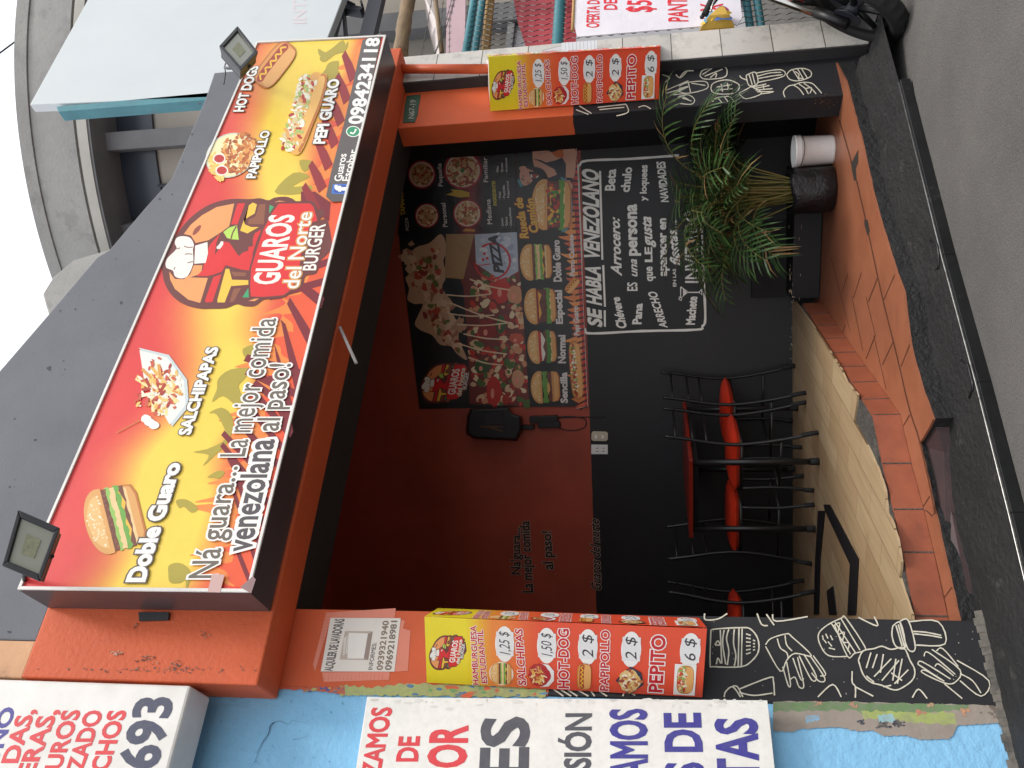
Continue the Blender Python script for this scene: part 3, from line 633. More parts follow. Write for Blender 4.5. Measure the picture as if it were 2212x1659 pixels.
for x, y, r_ in ((106, 796, 4.5), (137, 780, 1.6), (140, 798, 1.8), (32, 905, 1.6), (76, 950, 2.4), (21, 1052, 2), (31, 1052, 1.2), (130, 671, 2), (163, 668, 2.2), (262, 654, 3), (432, 225, 2.4), (429, 222, 1.6), (372, 420, 1.6), (395, 350, 1.5), (250, 560, 1.3), (201, 648, 1.2), (20, 1365, 2.4), (300, 520, 1.4), (345, 430, 1.8), (415, 290, 2)):
    a.ell((74, 76, 84), (x, y), r_, r_ * rg.uniform(.8, 1.6), 9, rg.random() * 3, .35, x)
for i in range(60): a.ell((88, 90, 97), (rg.uniform(0, 330), rg.uniform(560, 1250)), rg.uniform(.4, 1), rg.uniform(.4, 1.2), 7, 0, .3, i)
a.f = a.f; a.build('paint_chips', INK_PAINT, shop)
a = Art(fF(YL), FRONT, .0015); rg = random.Random(18)
for x0, y0, sx, sy, n, cs in ((330, 1447, 170, 6, 90, [(126, 92, 84), (96, 84, 88), (150, 96, 78), (110, 76, 70)]), (250, 1412, 14, 5, 26, [(206, 170, 150), (226, 190, 170), (150, 84, 60)]), (320, 1425, 26, 7, 34, [(120, 66, 50), (92, 58, 50), (206, 150, 124)]), (380, 1436, 18, 8, 26, [(110, 64, 50), (84, 56, 50), (190, 130, 104)]), (445, 1372, 10, 8, 10, [(120, 70, 50), (190, 120, 90)]), (295, 1352, 8, 5, 8, [(110, 60, 46), (206, 170, 150)])):
    for i in range(n): a.ell(rg.choice(cs), (x0 + rg.gauss(0, sx * .5), y0 + rg.gauss(0, sy * .6)), rg.uniform(.6, 3.2), rg.uniform(.4, 1.8), 9, rg.random() * .6, .45, i)
a.build('worn_paint', INK_ROUGH, shop)
MB().box(.885, xl - .002, YL + .008, YF, zo + .002, zo + 3).build('corner_pier', MAT['peach'], shop, .006)
yb = (onz((839, 576), 3.145).y + onz((758, 983), 3.145).y) / 2
MB().box(.9, 5.4, YF + .002, yb, 3.144, 4.4).build('inner_beam', MAT['lintel_black'], shop)
MB().box(.6, 5.44, yb + .002, 9.9, 4.3, 4.4).build('ceiling', MAT['interior'], shop)
def wl(s, z): p = PW + DW * s; return Vector((p.x, p.y, z))
SR = (5.36 - PW.x) / DW.x
wall = MB().hexa([wl(SR, 0), wl(-6.2, 0), wl(-6.2, 0) + NW * .12, wl(SR, 0) + NW * .12], [wl(SR, 4.3), wl(-6.2, 4.3), wl(-6.2, 4.3) + NW * .12, wl(SR, 4.3) + NW * .12]).build('interior_wall', MAT['interior'], shop)
MB().box(.82, .94, YF + .2, 9.4, 0, 4.3).build('side_wall', MAT['interior'], shop)
MB().box(5.325, 5.45, YF + .17, 4.75, 0, 4.3).build('side_wall', MAT['black'], shop)
# low black ledge; the raised dark box above it paints in a recess's shade
lp = onz((1779, 441), ZT); lq = onz((1771, 645), ZT); ld = (lp - lq).normalized(); ln = Vector((ld.y, -ld.x, 0))
if ln.y < 0: ln = -ln
lp = lp + ld * .25
MB().prism([lq, lp, lp + ln * .5, lq + ln * .5], (0, 0, .205)).build('ledge', MAT['black'], shop, .01)
ra, rb_ = fW(1697, 640), fW(1697, 478)
h_ = fW(1622, 560).z - ra.z
MB().prism([ra, rb_, rb_ - NW * .05, ra - NW * .05], (0, 0, h_)).build('recess_shade_box', MAT['lintel_black'], shop, .004)
a = Art(lambda x, y: onp((x, y), lq, ln), -ln, .003)
rg = random.Random(5)
for x0, y0, n in ((1712, 650, 6), (1706, 590, 8), (1704, 520, 3), (1724, 610, 2), (1730, 520, 2)):
    for i in range(n): a.ell((196, 178, 148), (x0 + rg.gauss(0, 2.2), y0 + rg.gauss(0, 16)), rg.uniform(.3, 1.0), rg.uniform(.8, 5), 7, 0, .45, i)
a.build('chipped_paint', INK_PAINT, shop)
a = Art(fW, INW, .002, .00006)
for i in range(40): a.ell((150, 138, 116), (1712 + rg.gauss(0, 3), rg.uniform(650, 810)), rg.uniform(.3, 1.3), rg.uniform(.5, 2.5), 6, 0, .4, i)
for i in range(26): a.ell((110, 108, 104), (rg.uniform(1330, 1700), rg.uniform(640, 930)), .6, .8, 6, 0, .3, i)
# mural
wh = (250, 247, 240)
fr = [zMU(*p) for p in ((1110, 640), (1130, 1120), (1145, 1480), (1120, 1550), (1070, 1580), (600, 1592), (180, 1612), (120, 1580), (100, 1480), (85, 900), (60, 250), (75, 180), (140, 140), (500, 125), (920, 95))]
a.line(wh, fr, 5.2, 4)
def MT(t, l, r_, **k):
    f1, f2, f3, f4 = zMU(l[0], l[2]), zMU(l[1], l[2]), zMU(r_[0], r_[2]), zMU(r_[1], r_[2])
    k['bold'] = min(.042, k.get('bold', 0) + .004)
    a.text(t, k.pop('col', wh), (f1[0], f2[0], f1[1]), (f3[0], f4[0], f3[1]), **k)
MT('SE', (262, 150, 1555), (255, 142, 1420), bold=.05, slant=.22); MT('HABLA', (258, 140, 1370), (246, 124, 1050), bold=.05, slant=.22); MT('VENEZOLANO', (240, 118, 985), (232, 100, 232), bold=.045, slant=.22)
for p in ([(290, 1555), (288, 1415)], [(290, 1385), (275, 1030)], [(268, 985), (248, 228)]): a.line(wh, [zMU(*q) for q in p], 4.2, 0)
for t, l, r_, k in (('Chévere', (475, 395, 1565), (412, 345, 1305), dict(bold=.04)), ('Pana', (598, 525, 1530), (608, 545, 1360), dict(bold=.04)), ('ARRECHO', (822, 760, 1560), (728, 655, 1258), dict(bold=.03)), ('Arrocero:', (430, 345, 1118), (412, 335, 640), dict(bold=.03, slant=.35)), ('ES', (566, 482, 1248), (562, 482, 1178), dict(bold=.02)), ('una', (566, 500, 1130), (560, 490, 985), dict(bold=.02, slant=.35)), ('persona', (562, 470, 945), (556, 450, 515), dict(bold=.05)),
                    ('Beta', (372, 292, 392), (382, 305, 215), dict(bold=.03)), ('chulo', (496, 425, 405), (520, 448, 200), dict(bold=.06)), ('y loquees', (640, 590, 480), (650, 590, 180), dict(bold=.05)), ('que', (698, 630, 1165), (692, 625, 1045), dict(bold=.03)), ('LE', (692, 632, 1000), (690, 630, 880), dict(bold=.03)), ('gusta', (695, 610, 870), (680, 590, 625), dict(bold=.03, slant=.3)), ('aparecer en', (815, 745, 1120), (808, 740, 635), dict(bold=.06)), ('EN LAS', (897, 870, 1212), (893, 868, 1062), dict(bold=.02)), ('fiestas', (930, 850, 1035), (900, 815, 745), dict(bold=.03, slant=.35)), ('sin ser', (905, 880, 740), (903, 878, 640), dict()),
                    ('INVITADO', (1085, 975, 1180), (1080, 970, 560), dict(bold=.01)), ('Machete', (1052, 982, 1535), (1074, 1000, 1300), dict(bold=.07)), ('NAVIDADES', (830, 770, 490), (800, 730, 150), dict(bold=.04))): MT(t, l, r_, **k)
for l, wd in (([(935, 1215), (935, 1310), (1000, 1260), (935, 1215)], 2.4), ([(1000, 1262), (1090, 1262)], 2.4), ([(1115, 1235), (1090, 1262), (1115, 1285), (1115, 1235)], 2.4), ([(920, 1320), (925, 1300), (945, 1310), (940, 1332), (920, 1320)], 2)): a.line(wh, [zMU(*p) for p in l], wd, 0)
a.poly(wh, [zMU(*p) for p in ((955, 1230), (955, 1300), (990, 1262))])
# dark stick-on slogan on the wall further left
for t, l, r_, k in (("Na'guara...", (1125, 1065, 405), (1120, 1070, 110), dict(bold=.03)), ('La mejor comida', (1205, 1140, 520), (1180, 1120, 65), dict(bold=.03)), ('al paso!', (1335, 1270, 372), (1318, 1262, 130), dict(bold=.03)), ('Guaros del norte', (1640, 1580, 512), (1625, 1570, 58), dict(bold=.03, slant=.3))):
    f1, f2, f3, f4 = z21(l[0], l[2]), z21(l[1], l[2]), z21(r_[0], r_[2]), z21(r_[1], r_[2])
    a.text(t, (40, 36, 36), (f1[0], f2[0], f1[1]), (f3[0], f4[0], f3[1]), out=((196, 168, 152), .06), **k)
a.build('wall_lettering', INK_PAINT, wall)
# chalk-white doodles on the two black pillars
cw = (214, 208, 190)
def strokes(a, f, ls, wd, **k):
    for l in ls: a.line(cw, [f(*p) for p in l], wd, 4, **k)
a = Art(fF(YF), FRONT, .002)
B1 = [[(205, 770), (200, 980), (225, 1000), (400, 1000), (470, 960), (510, 900), (505, 820), (460, 760), (400, 750), (225, 760), (205, 775)], [(265, 765), (275, 980)], [(290, 765), (280, 850), (300, 985)], [(320, 760), (305, 820), (320, 900), (310, 990)], [(355, 760), (350, 850), (365, 930), (355, 995)], [(385, 755), (380, 995)], [(405, 755), (400, 995)], [(230, 860), (250, 835), (262, 860), (232, 862)], [(240, 985), (250, 945), (268, 980)]]
B1 += [[(430, 790 + 26 * i), (460, 800 + 22 * i)] for i in range(6)] + [[(475, 830 + 22 * i), (488, 836 + 18 * i)] for i in range(4)]
B2 = [[(555, 860), (590, 820), (690, 790), (725, 810), (850, 930), (745, 915), (690, 960), (650, 1030), (555, 870)], [(630, 820), (650, 880), (690, 910), (700, 945)], [(680, 800), (690, 860), (725, 900)], [(665, 1000), (700, 1120), (715, 1110), (690, 970)], [(715, 1080), (745, 1070), (770, 1130), (800, 1120), (760, 940)], [(730, 945), (780, 1080), (800, 1075)], [(770, 930), (850, 1085), (880, 1060), (800, 920)], [(850, 1040), (900, 1095), (935, 1075), (840, 930)], [(860, 930), (940, 1045), (905, 1060)]]
B3 = [[(1080, 935), (960, 930), (905, 860), (895, 790), (950, 735), (1040, 690), (1070, 690), (1190, 870), (1180, 900), (1125, 915), (1080, 935), (1000, 740)], [(975, 720), (1100, 920)], [(1000, 715), (1130, 910)], [(1040, 695), (1160, 895)], [(990, 740), (1030, 720), (1020, 790), (1060, 780), (1050, 840), (1090, 850), (1080, 900)], [(940, 790), (955, 820)], [(930, 830), (945, 850)], [(955, 840), (980, 870)], [(970, 800), (985, 830)], [(960, 880), (1000, 890)], [(920, 800), (925, 830)]]
B4 = [[(1370, 740), (1365, 800), (1390, 870), (1450, 875), (1420, 720), (1370, 740)], [(1390, 735), (1430, 870)], [(1405, 730), (1445, 875)], [(1415, 710), (1465, 885), (1515, 880), (1470, 705), (1415, 710)], [(1475, 712), (1660, 712), (1705, 855), (1520, 862)], [(1500, 775), (1580, 780), (1680, 800)], [(1505, 790), (1600, 800), (1685, 815)]]
B5 = [[(1150, 960), (1180, 900), (1250, 885), (1300, 870), (1360, 890), (1440, 880), (1480, 960), (1510, 1020), (1500, 1080), (1440, 1130), (1380, 1150), (1300, 1120), (1230, 1100), (1180, 1050), (1150, 960)], [(1230, 910), (1200, 1010)], [(1270, 920), (1240, 1010)], [(1310, 920), (1290, 1040)], [(1360, 950), (1250, 1065)], [(1390, 950), (1370, 1090)], [(1410, 960), (1300, 1090)], [(1430, 950), (1400, 1110)], [(1470, 1020), (1380, 1110)], [(1360, 1040), (1430, 1090)], [(1200, 1060), (1250, 1100)], [(1310, 1130), (1360, 1120)]]
B6 = [[(1780, 960), (1985, 1090), (1935, 1190), (1800, 1090)], [(1620, 890), (1800, 1020), (1770, 1100), (1700, 1105), (1560, 1040), (1580, 1025), (1680, 1085)], [(1530, 985), (1560, 970), (1740, 1080)], [(1530, 985), (1700, 1095)], [(1570, 935), (1600, 910), (1770, 1050)], [(1650, 900), (1690, 885), (1790, 1000)], [(1800, 1045), (1880, 1090), (1935, 1170)], [(1700, 1110), (1815, 1205)], [(1640, 1000), (1665, 985), (1760, 1060)]]
B7 = [[(290, 1195), (300, 1160), (345, 1130), (395, 1195)], [(345, 1125), (375, 1130), (410, 1195)], [(385, 1145), (580, 1070), (605, 1090), (612, 1185)], [(385, 1165), (480, 1185), (600, 1170)], [(890, 1195), (985, 1115), (1040, 1195)], [(1130, 1200), (1130, 1130), (1110, 1100), (1110, 1030)], [(1130, 1130), (1245, 1190)], [(1495, 1200), (1535, 1145), (1590, 1205)], [(165, 660), (170, 700), (250, 695), (310, 660)], [(500, 660), (530, 730), (570, 738)], [(560, 665), (610, 735)], [(600, 665), (625, 710), (825, 680)], [(1150, 685), (1270, 740), (1250, 680)]]
for Bk, wd in ((B1, 3.0), (B2, 2.6), (B3, 2.6), (B4, 3.0), (B5, 3.0), (B6, 2.6), (B7, 3.0)): strokes(a, z22, Bk, wd)
strokes(a, z21, [[(1330, 1140), (1400, 1190)], [(1370, 1140), (1450, 1190)], [(1430, 1150), (1490, 1190)], [(1490, 1150), (1560, 1190)], [(1570, 1150), (1600, 1190)], [(1600, 1140), (1680, 1190)], [(1780, 1190), (1800, 1160), (1860, 1185)], [(2180, 1185), (2212, 1160)]], 3)
rg = random.Random(2)
for i in range(46): a.ell(cw, z22(rg.uniform(160, 1950), rg.uniform(700, 1180)), .9 * rg.uniform(.4, 1.3), .9 * rg.uniform(.4, 1.3), 7, 0, .3, i)
a.build('chalk_doodles', INK_PAINT, shop)
a = Art(fF(YF), FRONT, .002)
strokes(a, z02, [[(135, 490), (150, 455), (215, 435), (290, 430), (308, 455), (300, 490), (250, 505), (165, 508), (135, 490)], [(150, 480), (210, 440), (212, 430)], [(165, 490), (280, 445)], [(200, 500), (240, 470), (235, 500)], [(5, 500), (40, 460), (95, 455)], [(390, 485), (400, 500), (435, 515)], [(430, 485), (490, 465), (505, 535), (450, 550), (430, 485)], [(450, 480), (470, 545)], [(470, 472), (488, 540)], [(495, 470), (650, 448), (672, 490), (505, 530)], [(505, 490), (580, 470), (655, 465)], [(510, 505), (590, 490), (665, 480)],
                   [(690, 480), (720, 450), (790, 440), (840, 455), (848, 485), (820, 505), (760, 520), (710, 510), (690, 480)], [(730, 450), (775, 520)], [(760, 442), (800, 512)], [(785, 440), (822, 500)], [(745, 460), (770, 480), (765, 500), (795, 505)], [(680, 625), (670, 590), (700, 555), (740, 545), (790, 530), (850, 535), (890, 570), (915, 600)], [(735, 548), (770, 570), (800, 610)], [(770, 540), (810, 570), (830, 605)], [(800, 535), (850, 570), (880, 605)], [(810, 570), (850, 565), (840, 600)],
                   [(385, 600), (440, 570), (470, 560), (530, 600), (430, 635), (385, 600)], [(470, 560), (560, 540)], [(480, 570), (580, 550)], [(490, 580), (600, 570)], [(500, 590), (610, 590), (520, 605)], [(540, 548), (545, 575)], [(205, 570), (215, 540), (260, 520), (320, 515), (380, 540), (385, 570), (350, 600), (270, 605), (220, 595), (205, 570)], [(240, 560), (340, 545)], [(245, 580), (345, 570)], [(270, 540), (280, 590)], [(310, 535), (320, 585)], [(0, 555), (60, 530), (170, 525), (178, 570), (60, 600), (0, 590)], [(60, 530), (75, 595)], [(0, 570), (60, 555)], [(80, 535), (170, 550)], [(215, 655), (240, 630), (320, 620), (350, 650)], [(250, 630), (275, 660)], [(290, 622), (315, 655)], [(0, 620), (60, 610), (100, 640), (80, 670), (0, 665)], [(20, 630), (80, 650)]], 2.2)
strokes(a, z01, [[(1500, 680), (1580, 730)], [(1480, 705), (1560, 735)], [(1620, 690), (1800, 670)], [(1630, 705), (1790, 690)], [(1800, 670), (1815, 720), (1740, 745)], [(1880, 690), (1920, 680), (1960, 700)], [(2030, 480), (2080, 500), (2050, 530)], [(2120, 480), (2150, 500), (2200, 450)], [(2060, 580), (2200, 520)], [(2060, 600), (2200, 560)], [(2100, 610), (2200, 600)], [(2110, 650), (2150, 620), (2200, 640)]], 2.2)
a.build('chalk_doodles', INK_PAINT, shop)
a = Art(lambda x, y: onp((x, y), (4.757, 0, 0), Vector((1, 0, 0))), (-1, 0, 0), .002)
for i in range(70): a.ell(rg.choice([(96, 70, 48), (74, 56, 42), (130, 110, 84), (60, 50, 44)]), (1783 + rg.gauss(0, 11), 218 + rg.gauss(0, 9)), rg.uniform(.3, 2.2), rg.uniform(.3, 1.4), 8, rg.random() * 3, .45, i)
a.build('worn_patch', INK_PAINT, shop)

# ------------------------------------------------------------------ main sign
ft, fb, gt_, gb = ony((40, 1275), YS), ony((540, 1281), YS), ony((555, 92), YS), ony((835, 78), YS)
sign = thing('shop_sign', 'long red and yellow shop sign with burger emblem and food pictures over the entrance', 'sign', (3.1, YS, 3.3))
d_ = Vector((0, YL - YS - .002, 0)); rim_ = Vector((0, .004, 0))
MB().prism([ft + rim_, gt_ + rim_, gb + rim_, fb + rim_], d_ - rim_).build('sign_box', MAT['box_metal'], sign)
fm = MB(); c_ = [ft, gt_, gb, fb]; ins = []
ctr = sum(c_, Vector()) / 4
for i, p in enumerate(c_):
    e1, e2_ = (c_[(i + 1) % 4] - p).normalized(), (c_[i - 1] - p).normalized(); ins.append(p + (e1 + e2_) * .0155)
for i in range(4): fm.prism([c_[i], c_[(i + 1) % 4], ins[(i + 1) % 4], ins[i]], (0, -.012, 0))
fm.build('frame', MAT['white_frame'], sign, .002)
A = Art(fF(YS), FRONT, .001)
def bgc(u, v):   # u along the sign left to right, v from the top down
    red, yel, org = (224, 62, 62), (247, 214, 84), (240, 120, 62)
    cx = min(((u - .17) / .15) ** 2, ((u - .5) / .3) ** 2 if .36 < u < .6 else 9, ((u - .86) / .17) ** 2)
    band = math.exp(-(((v - .55 - .08 * math.sin(u * 21)) / .27) ** 2)); edge = math.exp(-((u - .475) / .06) ** 2)
    t = min(1, max(0, band * 1.25 * (1 - .15 * edge) - .1))
    if u > .8: t = min(1, t + .9 * math.exp(-((u - .97) / .1) ** 2 - ((v - .3) / .3) ** 2))
    if u < .3: t = min(1, t + .5 * math.exp(-((u - .12) / .12) ** 2 - ((v - .6) / .25) ** 2))
    o = [red[i] + (yel[i] - red[i]) * t for i in range(3)]
    k = max(0, min(1, (v - .7) / .25)); lo = (232, 66, 48)
    return [o[i] + (lo[i] - o[i]) * k for i in range(3)]
P4 = [(42, 1271), (556, 95), (832, 82), (537, 1276)]
A.grid(bgc, P4, 120, 40)
def SP(u, v): return tuple((P4[0][k] * (1 - u) + P4[1][k] * u) * (1 - v) + (P4[3][k] * (1 - u) + P4[2][k] * u) * v for k in (0, 1))
rg = random.Random(4)
def flame(u, v, w_, h, col, lean=0.0):
    A.poly(col, [SP(u - w_ * .5, v), SP(u - w_ * .35, v - h * .45), SP(u - w_ * .1 + lean * .4, v - h * .6), SP(u + lean, v - h), SP(u + w_ * .18 + lean * .6, v - h * .55), SP(u + w_ * .45, v - h * .5), SP(u + w_ * .4, v - h * .2), SP(u + w_ * .5, v)], 4)
for i in range(30):
    u = .045 + .91 * i / 29; flame(u, .95, .07, rg.uniform(.2, .34), (240, 140, 66), rg.uniform(-.02, .02))
for i in range(26):
    u = .035 + .93 * i / 25; flame(u, .98, .055, rg.uniform(.12, .24), (234, 92, 54), rg.uniform(-.02, .02))
ol = (176, 160, 62)
for f, l in ((z20, [(1085, 350), (1150, 335), (1210, 370), (1225, 430), (1195, 505), (1190, 450), (1150, 465), (1090, 460), (1080, 400)]), (z10, [(1130, 1560), (1200, 1555), (1270, 1610), (1230, 1640), (1180, 1600), (1150, 1610)]), (z10, [(1240, 1250), (1330, 1230), (1430, 1180), (1450, 1130), (1390, 1010), (1340, 1000), (1420, 965), (1480, 1010), (1495, 1100), (1450, 1200), (1380, 1270), (1300, 1340), (1340, 1270)]), (z10, [(1400, 780), (1480, 720), (1610, 715), (1560, 790), (1530, 830), (1560, 920), (1520, 955), (1430, 890), (1360, 930), (1390, 850)]), (z10, [(1555, 590), (1660, 560), (1620, 640), (1590, 670)]), (z10, [(1330, 1410), (1400, 1370), (1440, 1380), (1410, 1420), (1370, 1415)]),
             (z00, [(1760, 1230), (1880, 1110), (1985, 1130), (1920, 1170), (1880, 1200), (1990, 1190), (1990, 1225), (1870, 1250)]), (z00, [(1920, 1030), (2010, 1040), (1950, 1105)]), (z00, [(2050, 370), (2130, 310), (2200, 260), (2212, 330), (2150, 350), (2080, 400)]), (z00, [(2060, 480), (2160, 390), (2170, 440), (2130, 520), (2180, 560), (2100, 560)]), (zPH, [(50, 20), (130, 60), (250, 50), (330, -10), (360, -60), (360, 0), (310, 60), (200, 80), (140, 140), (60, 90)]), (zPH, [(150, 180), (240, 150), (240, 210), (200, 240), (270, 260), (270, 330), (180, 320), (120, 290)])):
    A.poly(ol, [f(*p) for p in l], 3)
ray_c = (126, 34, 44); vp_ = (.475, .62)
for k in range(30):
    u0 = .012 + k * .034 + rg.uniform(-.004, .004)
    if .4 < u0 < .55 or (u0 > .6): continue
    A.poly(ray_c, [SP(u0, .995), SP(u0 + .014, .995), SP(u0 + .014 + (vp_[0] - u0) * .32, .74 + .06 * math.sin(k)), SP(u0 + (vp_[0] - u0) * .34, .73 + .06 * math.sin(k))])
for l in ([(1720, 760), (1830, 780), (1880, 1120), (1860, 1160), (1740, 900)], [(1800, 400), (1830, 430), (1940, 800), (1900, 900)], [(1760, 560), (1790, 640), (1880, 960), (1850, 1000), (1770, 640)], [(1860, 260), (2010, 500), (1985, 590), (1840, 300)], [(1930, 150), (2080, 260), (2060, 330), (1920, 210)]): A.poly(ray_c, [z10(*p) for p in l])
for l in ([(1870, 1260), (1960, 1260), (2060, 1330), (2050, 1450), (1870, 1340)], ): A.poly(ray_c, [z00(x + 60, y - 30) for x, y in l])
for j in range(9):
    u = .6 + j * .04; A.poly((150, 40, 46), [SP(u, .82), SP(u + .05, .70), SP(u + .06, .715), SP(u + .035, .8), SP(u + .012, .86)])
logo(A, zLG)
w0, dk = (248, 246, 240), (92, 82, 76)
def ST(f, t, l, r_, **k):
    f1, f2, f3, f4 = f[0](l[0], l[2]), f[0](l[1], l[2]), f[1](r_[0], r_[2]), f[1](r_[1], r_[2])
    A.text(t, k.pop('col', w0), (f1[0], f2[0], f1[1]), (f3[0], f4[0], f3[1]), **k)
# food pictures
burger(A, z10(735, 1680), 146, 122, R(14), 0, 1)
fries(A, z10(1040, 840), 140, 104, R(18), 2)
c0 = z10(1000, 870); A.specks([(176, 60, 50), (206, 96, 70), (250, 236, 210), (240, 196, 110)], [z10(860, 700), z10(860, 960), z10(1020, 1020), z10(1180, 920), z10(1160, 700), z10(1000, 640)], 60, 3.0, 6, 2.0)
for p in ((960, 1060), (990, 1080), (940, 1040)): A.ell((244, 242, 236), z10(*p), 11, 9, 14, 0, .1)
A.line((190, 130, 60), [z10(750, 1130), z10(900, 1050)], 1.4, 0)
e = z00(1480, 1000); A.ell((210, 214, 196), e, 56, 46, 40, R(-30)); A.ell((250, 236, 184), e, 53, 43, 40, R(-30))
A.specks([(212, 128, 60), (232, 160, 84), (190, 104, 46), (240, 186, 110), (170, 88, 40)], [z00(*p) for p in ((1420, 920), (1560, 850), (1650, 900), (1630, 1020), (1540, 1120), (1460, 1100), (1430, 1000))], 170, 3.4, 4, 1.8)
A.specks([(250, 226, 140), (244, 208, 110), (238, 190, 96)], [z00(*p) for p in ((1340, 1010), (1380, 960), (1400, 1080), (1460, 1150), (1400, 1160), (1350, 1110))], 70, 2.6, 5, 2.4)
for p in ((1408, 1022), (1425, 1098)): A.ell((250, 246, 236), z00(*p), 13.5, 11, 24); A.ell((196, 50, 46), z00(*p), 11, 8.6, 24)
hotdog(A, z00(1765, 420), 112, 56, R(-38), False, 3)
A.poly((238, 178, 88), [z00(*p) for p in ((1860, 980), (1930, 985), (2010, 800), (2070, 640), (2100, 500), (2060, 475), (1990, 490), (1900, 700), (1830, 900))], 4)
A.poly((196, 120, 54), [z00(*p) for p in ((1925, 985), (2010, 800), (2075, 640), (2100, 510), (2065, 480), (2030, 560), (1980, 720), (1920, 880))], 4); A.poly((244, 190, 104), [z00(*p) for p in ((1915, 960), (1995, 790), (2055, 640), (2085, 510), (2050, 500), (2010, 600), (1960, 740), (1900, 880))], 4)
A.specks([(246, 240, 214), (226, 210, 160), (190, 60, 46), (176, 196, 110), (236, 176, 110), (250, 246, 230)], [z00(*p) for p in ((1810, 960), (1870, 980), (1930, 920), (1960, 740), (2000, 600), (2045, 490), (1990, 480), (1930, 500), (1900, 620), (1860, 760), (1810, 900))], 230, 3.0, 7, 2.0)
# lettering
ST((z20, z10), 'Doble Guaro', (930, 818, 455), (1160, 1066, 1330), bold=.05, out=(dk, .11))
ST((z10, z10), 'SALCHIPAPAS', (1222, 1150, 1140), (1402, 1332, 585), bold=.045, out=(dk, .1))
ST((z00, z00), 'PAPIPOLLO', (1638, 1582, 1146), (1734, 1680, 846), bold=.04, out=(dk, .1)); ST((z00, z00), 'HOT DOGS', (1562, 1500, 720), (1660, 1602, 432), bold=.035, out=(dk, .09)); ST((z00, z00), 'PEPI GUARO', (2082, 2012, 925), (2178, 2112, 516), bold=.04, out=(dk, .09))
g1 = (110, 102, 92)
ST((z20, z10), "Ná guara...", (1385, 1215, 435), (1528, 1400, 1348), col=g1, bold=.012, out=(w0, .07)); ST((z10, z10), 'La mejor comida', (1572, 1415, 1282), (1775, 1640, 398), col=g1, bold=.008, out=(w0, .065))
ST((z20, z10), 'venezolana', (1610, 1450, 262), (1762, 1600, 1175), col=(86, 80, 84), bold=.025, out=(w0, .125)); ST((z10, z10), 'al paso!', (1785, 1640, 1118), (1868, 1735, 690), col=g1, bold=.012, out=(w0, .07))
A.poly((98, 92, 90), [zPH(*p) for p in ((520, -60), (715, -140), (702, 0), (350, 1640), (200, 1650), (135, 1590), (190, 1330), (330, 800))])
ST((zPH, zFE), '0984234118', (512, 372, 820), (668, 542, 398), bold=.035)
ST((zPH, zPH), 'Guaros', (298, 220, 1428), (352, 276, 1142), bold=.02); ST((zPH, zPH), 'Escobar', (380, 305, 1425), (458, 385, 1098), bold=.02)
for c, k in (((74, 122, 206), 0), ((58, 86, 170), 12)): A.poly(c, [zPH(*p) for p in ((208 + k * 2, 1462 + k), (300, 1458 + k), (358 - k, 1462 + k), (345 - k, 1555), (330, 1565 - k), (192 + k * 2, 1562 - k))])
ST((zPH, zPH), 'f', (345, 235, 1530), (345, 235, 1480), bold=.06)
A.ell(w0, zPH(422, 905), 15.5, 12.0, 28); A.poly(w0, [zPH(*p) for p in ((470, 900), (488, 948), (440, 945))]); A.ell((40, 150, 104), zPH(422, 905), 13.4, 10.2, 28); A.line(w0, [zPH(396, 918), zPH(425, 925), zPH(450, 890)], 3.2, 4); A.ell(w0, zPH(400, 920), 2.6, 2.2, 10); A.ell(w0, zPH(448, 888), 2.6, 2.2, 10)
A.build('printed_face', INK, sign)
MB().prism([ony(d, YL - .003) for d in (z20(895, 655), z20(1090, 655), z20(1085, 705), z20(900, 710))], (0, -.012, 0)).build('bracket', MAT['lamp_body'], sign)
tp = Art(fF(YS - .013), FRONT, .0005); tp.poly((206, 170, 164), [z20(*p) for p in ((1360, 405), (1440, 410), (1410, 525), (1330, 520))]); tp.build('tape_patch', INK, sign); tp = Art(fF(YS - .013), FRONT, .0005); tp.poly((150, 120, 120), [z20(*p) for p in ((1540, 490), (1620, 420), (1640, 440), (1610, 530))]); tp.build('tape_patch', INK, sign)

# ------------------------------------------------------------------ blue neighbour with its two light boxes
blue = thing('blue_building', 'sky blue plastered house wall with peeling paint left of the snack bar', 'building', (-.5, YF, 0))
MB().box(-5, .937, YF + .004, YF + .25, 0, 7.5).build('wall', MAT['blue_wall'], blue)
a = Art(fF(YF + .004), FRONT, .0045)
rg = random.Random(21)
def strip(f, l1, l2, col, jag, k=5, seed=0):
    r1 = random.Random(seed); p = []
    for l in (l1, l2[::-1]):
        l = [f(*q) for q in l]
        for u, v in zip(l, l[1:]):
            for i in range(k * 4): t = i / (k * 4); p.append((u[0] + (v[0] - u[0]) * t + r1.uniform(-jag, jag) * .45, u[1] + (v[1] - u[1]) * t + r1.uniform(-jag, jag) * .45 + jag * 1.6 * math.sin(i * .9 + seed) * r1.random()))
        p.append(l[-1])
    a.poly(col, p)
strip(zDO, [(-80, 1190), (400, 1190), (900, 1205), (1400, 1215), (1545, 1230)], [(-80, 1400), (60, 1405), (100, 1385), (380, 1370), (520, 1400), (620, 1395), (700, 1435), (850, 1430), (960, 1460), (1160, 1455), (1190, 1430), (1220, 1360), (1400, 1350), (1540, 1340)], (160, 148, 138), 1.0, 5, 1)
strip(zDO, [(-80, 1195), (400, 1195), (900, 1208), (1300, 1215)], [(-80, 1265), (200, 1255), (500, 1250), (560, 1290), (800, 1270), (1100, 1265), (1300, 1240)], (112, 140, 98), 1.8, 5, 2)
strip(zDO, [(540, 1255), (800, 1262), (1200, 1270)], [(560, 1310), (760, 1310), (900, 1340), (1215, 1355)], (166, 178, 106), 2.0, 5, 3)
